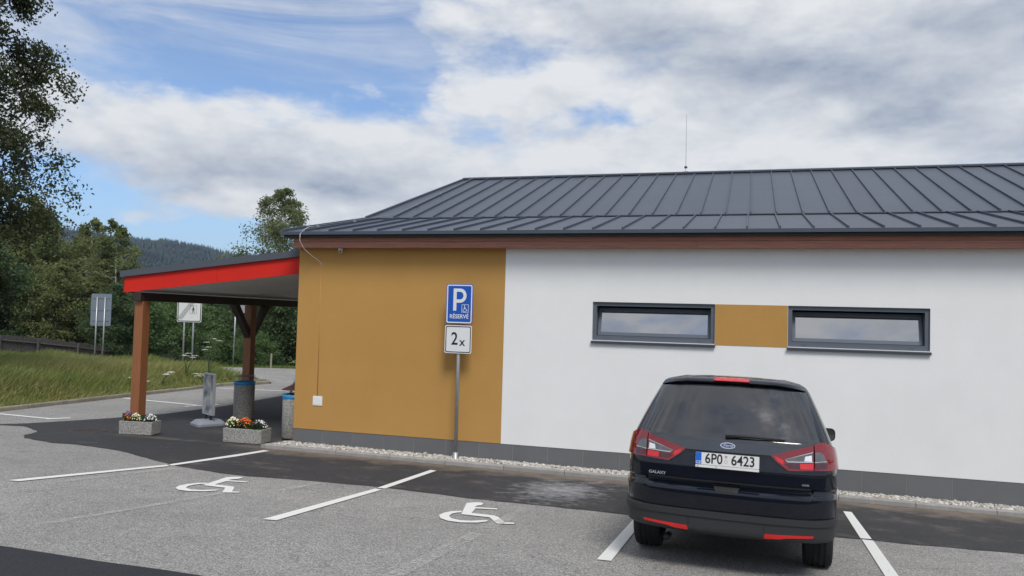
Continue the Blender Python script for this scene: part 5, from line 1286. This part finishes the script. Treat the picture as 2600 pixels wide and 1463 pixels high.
# ------------------------------------------------------------------ fence
def build_fence():
    pts = [(-22.6, 10.2, 1.32), (-23.02, 13.4, 1.19), (-23.1, 15.4, 1.00), (-23.03, 17.54, .77), (-24.29, 21.34, .33), (-25.7, 27.2, -.25), (-28.5, 33, -.75)]
    F_ = empty('picket_fence', (-26.6, 16.5, 0)); tag(F_, 'dark weathered picket fence running along the back of the grass bank', 'fence'); inv = Matrix.Translation((26.6, -16.5, 0))
    m_ = MB(); rails = MB(); rg = random.Random(6)
    for (x0, y0, z0), (x1, y1, z1) in zip(pts[:-1], pts[1:]):
        L_ = math.hypot(x1 - x0, y1 - y0); n = int(L_ / .105); tx, ty = (x1 - x0) / L_, (y1 - y0) / L_
        for k in range(n):
            t = k / n; x, y, z = x0 + (x1 - x0) * t, y0 + (y1 - y0) * t, z0 + (z1 - z0) * t + rg.uniform(-.05, .03); w = rg.uniform(.036, .046); g = terrain(x, y) - .1; j = rg.uniform(-.012, .012)
            a, b_ = (x - tx * w + j, y - ty * w), (x + tx * w + j, y + ty * w); nx, ny = -ty * .012, tx * .012
            m_.add([(a[0] - nx, a[1] - ny, g), (b_[0] - nx, b_[1] - ny, g), (b_[0] + nx, b_[1] + ny, g), (a[0] + nx, a[1] + ny, g), (a[0] - nx, a[1] - ny, z), (b_[0] - nx, b_[1] - ny, z), (b_[0] + nx, b_[1] + ny, z), (a[0] + nx, a[1] + ny, z)], [(4, 5, 6, 7), (0, 1, 5, 4), (1, 2, 6, 5), (2, 3, 7, 6), (3, 0, 4, 7)])
        for dz in (.25, .85): rails.tube([(x0 + ty * .05, y0 - tx * .05, z0 - dz), (x1 + ty * .05, y1 - tx * .05, z1 - dz)], .035, 6)
        for k in range(int(L_ / 2.4) + 1):
            t = k * 2.4 / L_; x, y, z = x0 + (x1 - x0) * t, y0 + (y1 - y0) * t, z0 + (z1 - z0) * t; o = MB().tube([(x + ty * .1, y - tx * .1, terrain(x, y) - .2), (x + ty * .1, y - tx * .1, z - .05)], .06, 7).build('fence_post', 'fence_wood', F_); o.matrix_parent_inverse = inv
    o = m_.build('pickets', 'fence_wood', F_); o.matrix_parent_inverse = inv; o['kind'] = 'stuff'
    o = rails.build('rail', 'fence_wood', F_); o.matrix_parent_inverse = inv
build_fence()

# ------------------------------------------------------------------ grass
def blades(name, n, region, hmin, hmax, m, label, seed, wind=.25, width=.010):
    rg = np.random.default_rng(seed); P = []
    while sum(len(p) for p in P) < n:
        x = rg.uniform(region[0], region[1], n); y = rg.uniform(region[2], region[3], n); k = region[4](x, y, rg.random(n)); P.append(np.stack([x[k], y[k]], 1))
    P = np.concatenate(P)[:n]; z = np.array([terrain(a, b) for a, b in P]) - .02
    cl = .5 + .5 * np.sin(P[:, 0] * 1.3 + np.sin(P[:, 1] * .9) * 2) * np.sin(P[:, 1] * 1.1 + 1)
    h = rg.uniform(hmin, hmax, n) * (.6 + .5 * cl); edge = np.clip((-8.6 - P[:, 0]) / 1.6, .35, 1) if region[5] else 1; h = h * edge
    a = rg.uniform(0, 6.28, n); ln = rg.uniform(.1, .55, n) * h; d = np.stack([np.cos(a) * ln + wind * h * .9, np.sin(a) * ln + wind * h * .5], 1)
    w = width * rg.uniform(.6, 1.4, n); b = rg.uniform(0, 6.28, n); wx = np.cos(b) * w; wy = np.sin(b) * w; B = np.column_stack([P, z])
    W = np.column_stack([wx, wy, np.zeros(n)]); M1 = B + np.column_stack([d * .3, h * .6]); T_ = B + np.column_stack([d, h * (1 - .25 * ln / np.maximum(h, .01))])
    V = np.stack([B - W, B + W, M1 + W * .8, M1 - W * .8, T_ + W * .15, T_ - W * .15], 1).reshape(-1, 3); i = np.arange(n)[:, None] * 6
    F = np.concatenate([i + np.array([0, 1, 2, 3]), i + np.array([3, 2, 4, 5])], 0)
    return tag(link(name, np_mesh(name, V, F), m), label, kind='stuff')
blades('tall_grass', 125000, (-25, -8.58, -5, 11.0, lambda x, y, r: ((x > -18) | (r < .45)) & ((y < 10.3) | (x < -8.9)) & (r < np.clip(1.15 - (-8.6 - x) * .05, .3, 1)), True), .30, .72, 'blade', 'tall meadow grass with straw patches on the bank', 1)
blades('verge_grass', 26000, (-21, -8, 15.4, 21.5, lambda x, y, r: (r < np.clip(1 - (y - 15.6) * .12, .2, 1)) & (y > 15.5 + np.maximum(0, -8.5 - x) * .33 + np.maximum(0, -15.5 - x) * .9), False), .12, .30, 'blade_short', 'short bright verge grass beyond the road', 2, .1)
blades('rough_grass', 26000, (-23.5, -9.2, 10.6, 17, lambda x, y, r: (y < 11.4 + np.maximum(0, (-9.0 - x)) * .56) & (x > -23.0), False), .28, .62, 'blade', 'rough grass in front of the fence', 3)
def umbel(loc, h, seed, label):
    E_ = empty('hogweed_plant', loc); tag(E_, label, 'plant', 'white umbel plants on the bank'); rg = random.Random(seed); st = MB(); hd = MB()
    for k in range(5):
        a = rg.uniform(0, 6.28); r_ = rg.uniform(.05, .32); hh = h * rg.uniform(.72, 1.0); e = Vector((r_ * math.cos(a), r_ * math.sin(a), hh)); st.tube([(0, 0, -.1), (e.x * .3, e.y * .3, hh * .6), tuple(e)], [.010, .007, .004], 5)
        for q in range(26):
            b_ = rg.uniform(0, 6.28); d = .11 * math.sqrt(rg.random()); c = e + Vector((d * math.cos(b_), d * math.sin(b_), .03 - d * d * 1.5)); s = .016
            hd.add([c + Vector((s, 0, 0)), c + Vector((0, s, .004)), c + Vector((-s, 0, 0)), c + Vector((0, -s, .004)), c + Vector((0, 0, .012))], [(0, 1, 4), (1, 2, 4), (2, 3, 4), (3, 0, 4)])
    st.build('stem', 'pansy_leaf', E_); hd.build('flower_heads', 'umbel', E_)['kind'] = 'stuff'
umbel((-9.65, 10.1, 0), 1.50, 1, 'tall white umbel flowers left of the canopy brace')
umbel((-10.2, 9.6, 0.0), 1.15, 2, 'lower white umbel flowers beside the tall ones')
umbel((-9.3, 7.4, 0.0), .50, 3, 'small white umbels low in the grass by the kerb')
umbel((-9.15, 6.2, 0.0), .42, 4, 'small white umbels beside the front post')
umbel((-8.95, 8.9, 0.0), .40, 5, 'tiny white umbels right of the poster stand')

# ------------------------------------------------------------------ wooded hill
def build_hill():
    AZ_ = [-1.5, -1.25, -1.0, -.9, -.806, -.77, -.739, -.70, -.647, -.621, -.539, -.45, -.30, 0.0, .3]
    HZ = [60, 95, 118, 124, 124, 122, 124, 117, 100, 95, 74, 55, 40, 32, 30]
    def hh(az, d):
        top = float(np.interp(az, AZ_, HZ)); t = d / 1650.0
        b = sst(0.28, 1.0, t) if t <= 1 else 1 - .25 * sst(1, 1.6, t)
        return -4 + (top + 4) * b ** 1.15 + 5 * math.sin(az * 31 + d * .006) * b * (1 - .9 * sst(.85, 1.0, t))
    azs = [-1.5 + 1.8 * k / 120 for k in range(121)]; ds = [420 + 60 * k for k in range(36)]; vs = []; fs = []
    for d in ds:
        for a in azs: vs.append((8 + d * math.sin(a), -12.7 + d * math.cos(a), hh(a, d)))
    n = len(azs)
    for i in range(len(ds) - 1):
        for k in range(n - 1): fs.append((i * n + k, i * n + k + 1, (i + 1) * n + k + 1, (i + 1) * n + k))
    me = bpy.data.meshes.new('hill'); me.from_pydata(vs, [], fs); mat('hill_floor', (0.022, 0.038, 0.020), 1.0, var=.3, vscale=.01); struct(link('hill', me, 'hill_floor', None, True), 'wooded hill on the skyline')
    rg = np.random.default_rng(9); V = []; F = []; c = 0; N_ = 14000; nn = 6
    az = rg.uniform(-.95, -.50, N_); d = np.sqrt(rg.uniform(760 ** 2, 1690 ** 2, N_))
    ridge = rg.random(N_) < .22; d[ridge] = rg.uniform(1600, 1680, ridge.sum())
    for a, q in zip(az, d):
        z = hh(a, q); H_ = rg.uniform(9, 15) * (.75 + .4 * (math.sin(a * 57) * math.sin(q * .011) > -.1)); r_ = H_ * rg.uniform(.13, .2); x = 8 + q * math.sin(a); y = -12.7 + q * math.cos(a); ph = rg.uniform(0, 6.28)
        ring = []
        for (rr, zz) in ((r_, .06), (r_ * .55, .40), (r_ * .7, .38), (r_ * .28, .72)):
            ring.append([(x + rr * math.cos(ph + 6.283 * k / nn) * rg.uniform(.85, 1.15), y + rr * math.sin(ph + 6.283 * k / nn), z + H_ * zz) for k in range(nn)])
        for R_ in ring: V += R_
        V.append((x, y, z + H_)); o = c
        for i in range(3):
            for k in range(nn):
                j = (k + 1) % nn; F.append((o + i * nn + k, o + i * nn + j, o + (i + 1) * nn + j)); F.append((o + i * nn + k, o + (i + 1) * nn + j, o + (i + 1) * nn + k))
        for k in range(nn): F.append((o + 3 * nn + k, o + 3 * nn + (k + 1) % nn, o + 4 * nn))
        c += 4 * nn + 1
    tag(link('forest', np_mesh('forest', V, F), 'needle'), 'distant spruce forest covering the hill', kind='stuff')
build_hill()

# ------------------------------------------------------------------ air
def build_haze():
    mt = bpy.data.materials.new('air'); mt.use_nodes = True; nt = mt.node_tree; nt.nodes.clear()
    out = nt.nodes.new('ShaderNodeOutputMaterial'); v = nt.nodes.new('ShaderNodeVolumePrincipled')
    v.inputs['Color'].default_value = (0.62, 0.78, 1.0, 1); v.inputs['Density'].default_value = 0.00016; v.inputs['Anisotropy'].default_value = 0.0
    nt.links.new(v.outputs[0], out.inputs['Volume']); MAT['air'] = mt
    tag(MB().box(-2700, -2700, -30, 2700, 2700, 190).build('haze', 'air'), 'pale summer haze over the valley', kind='stuff')
build_haze()
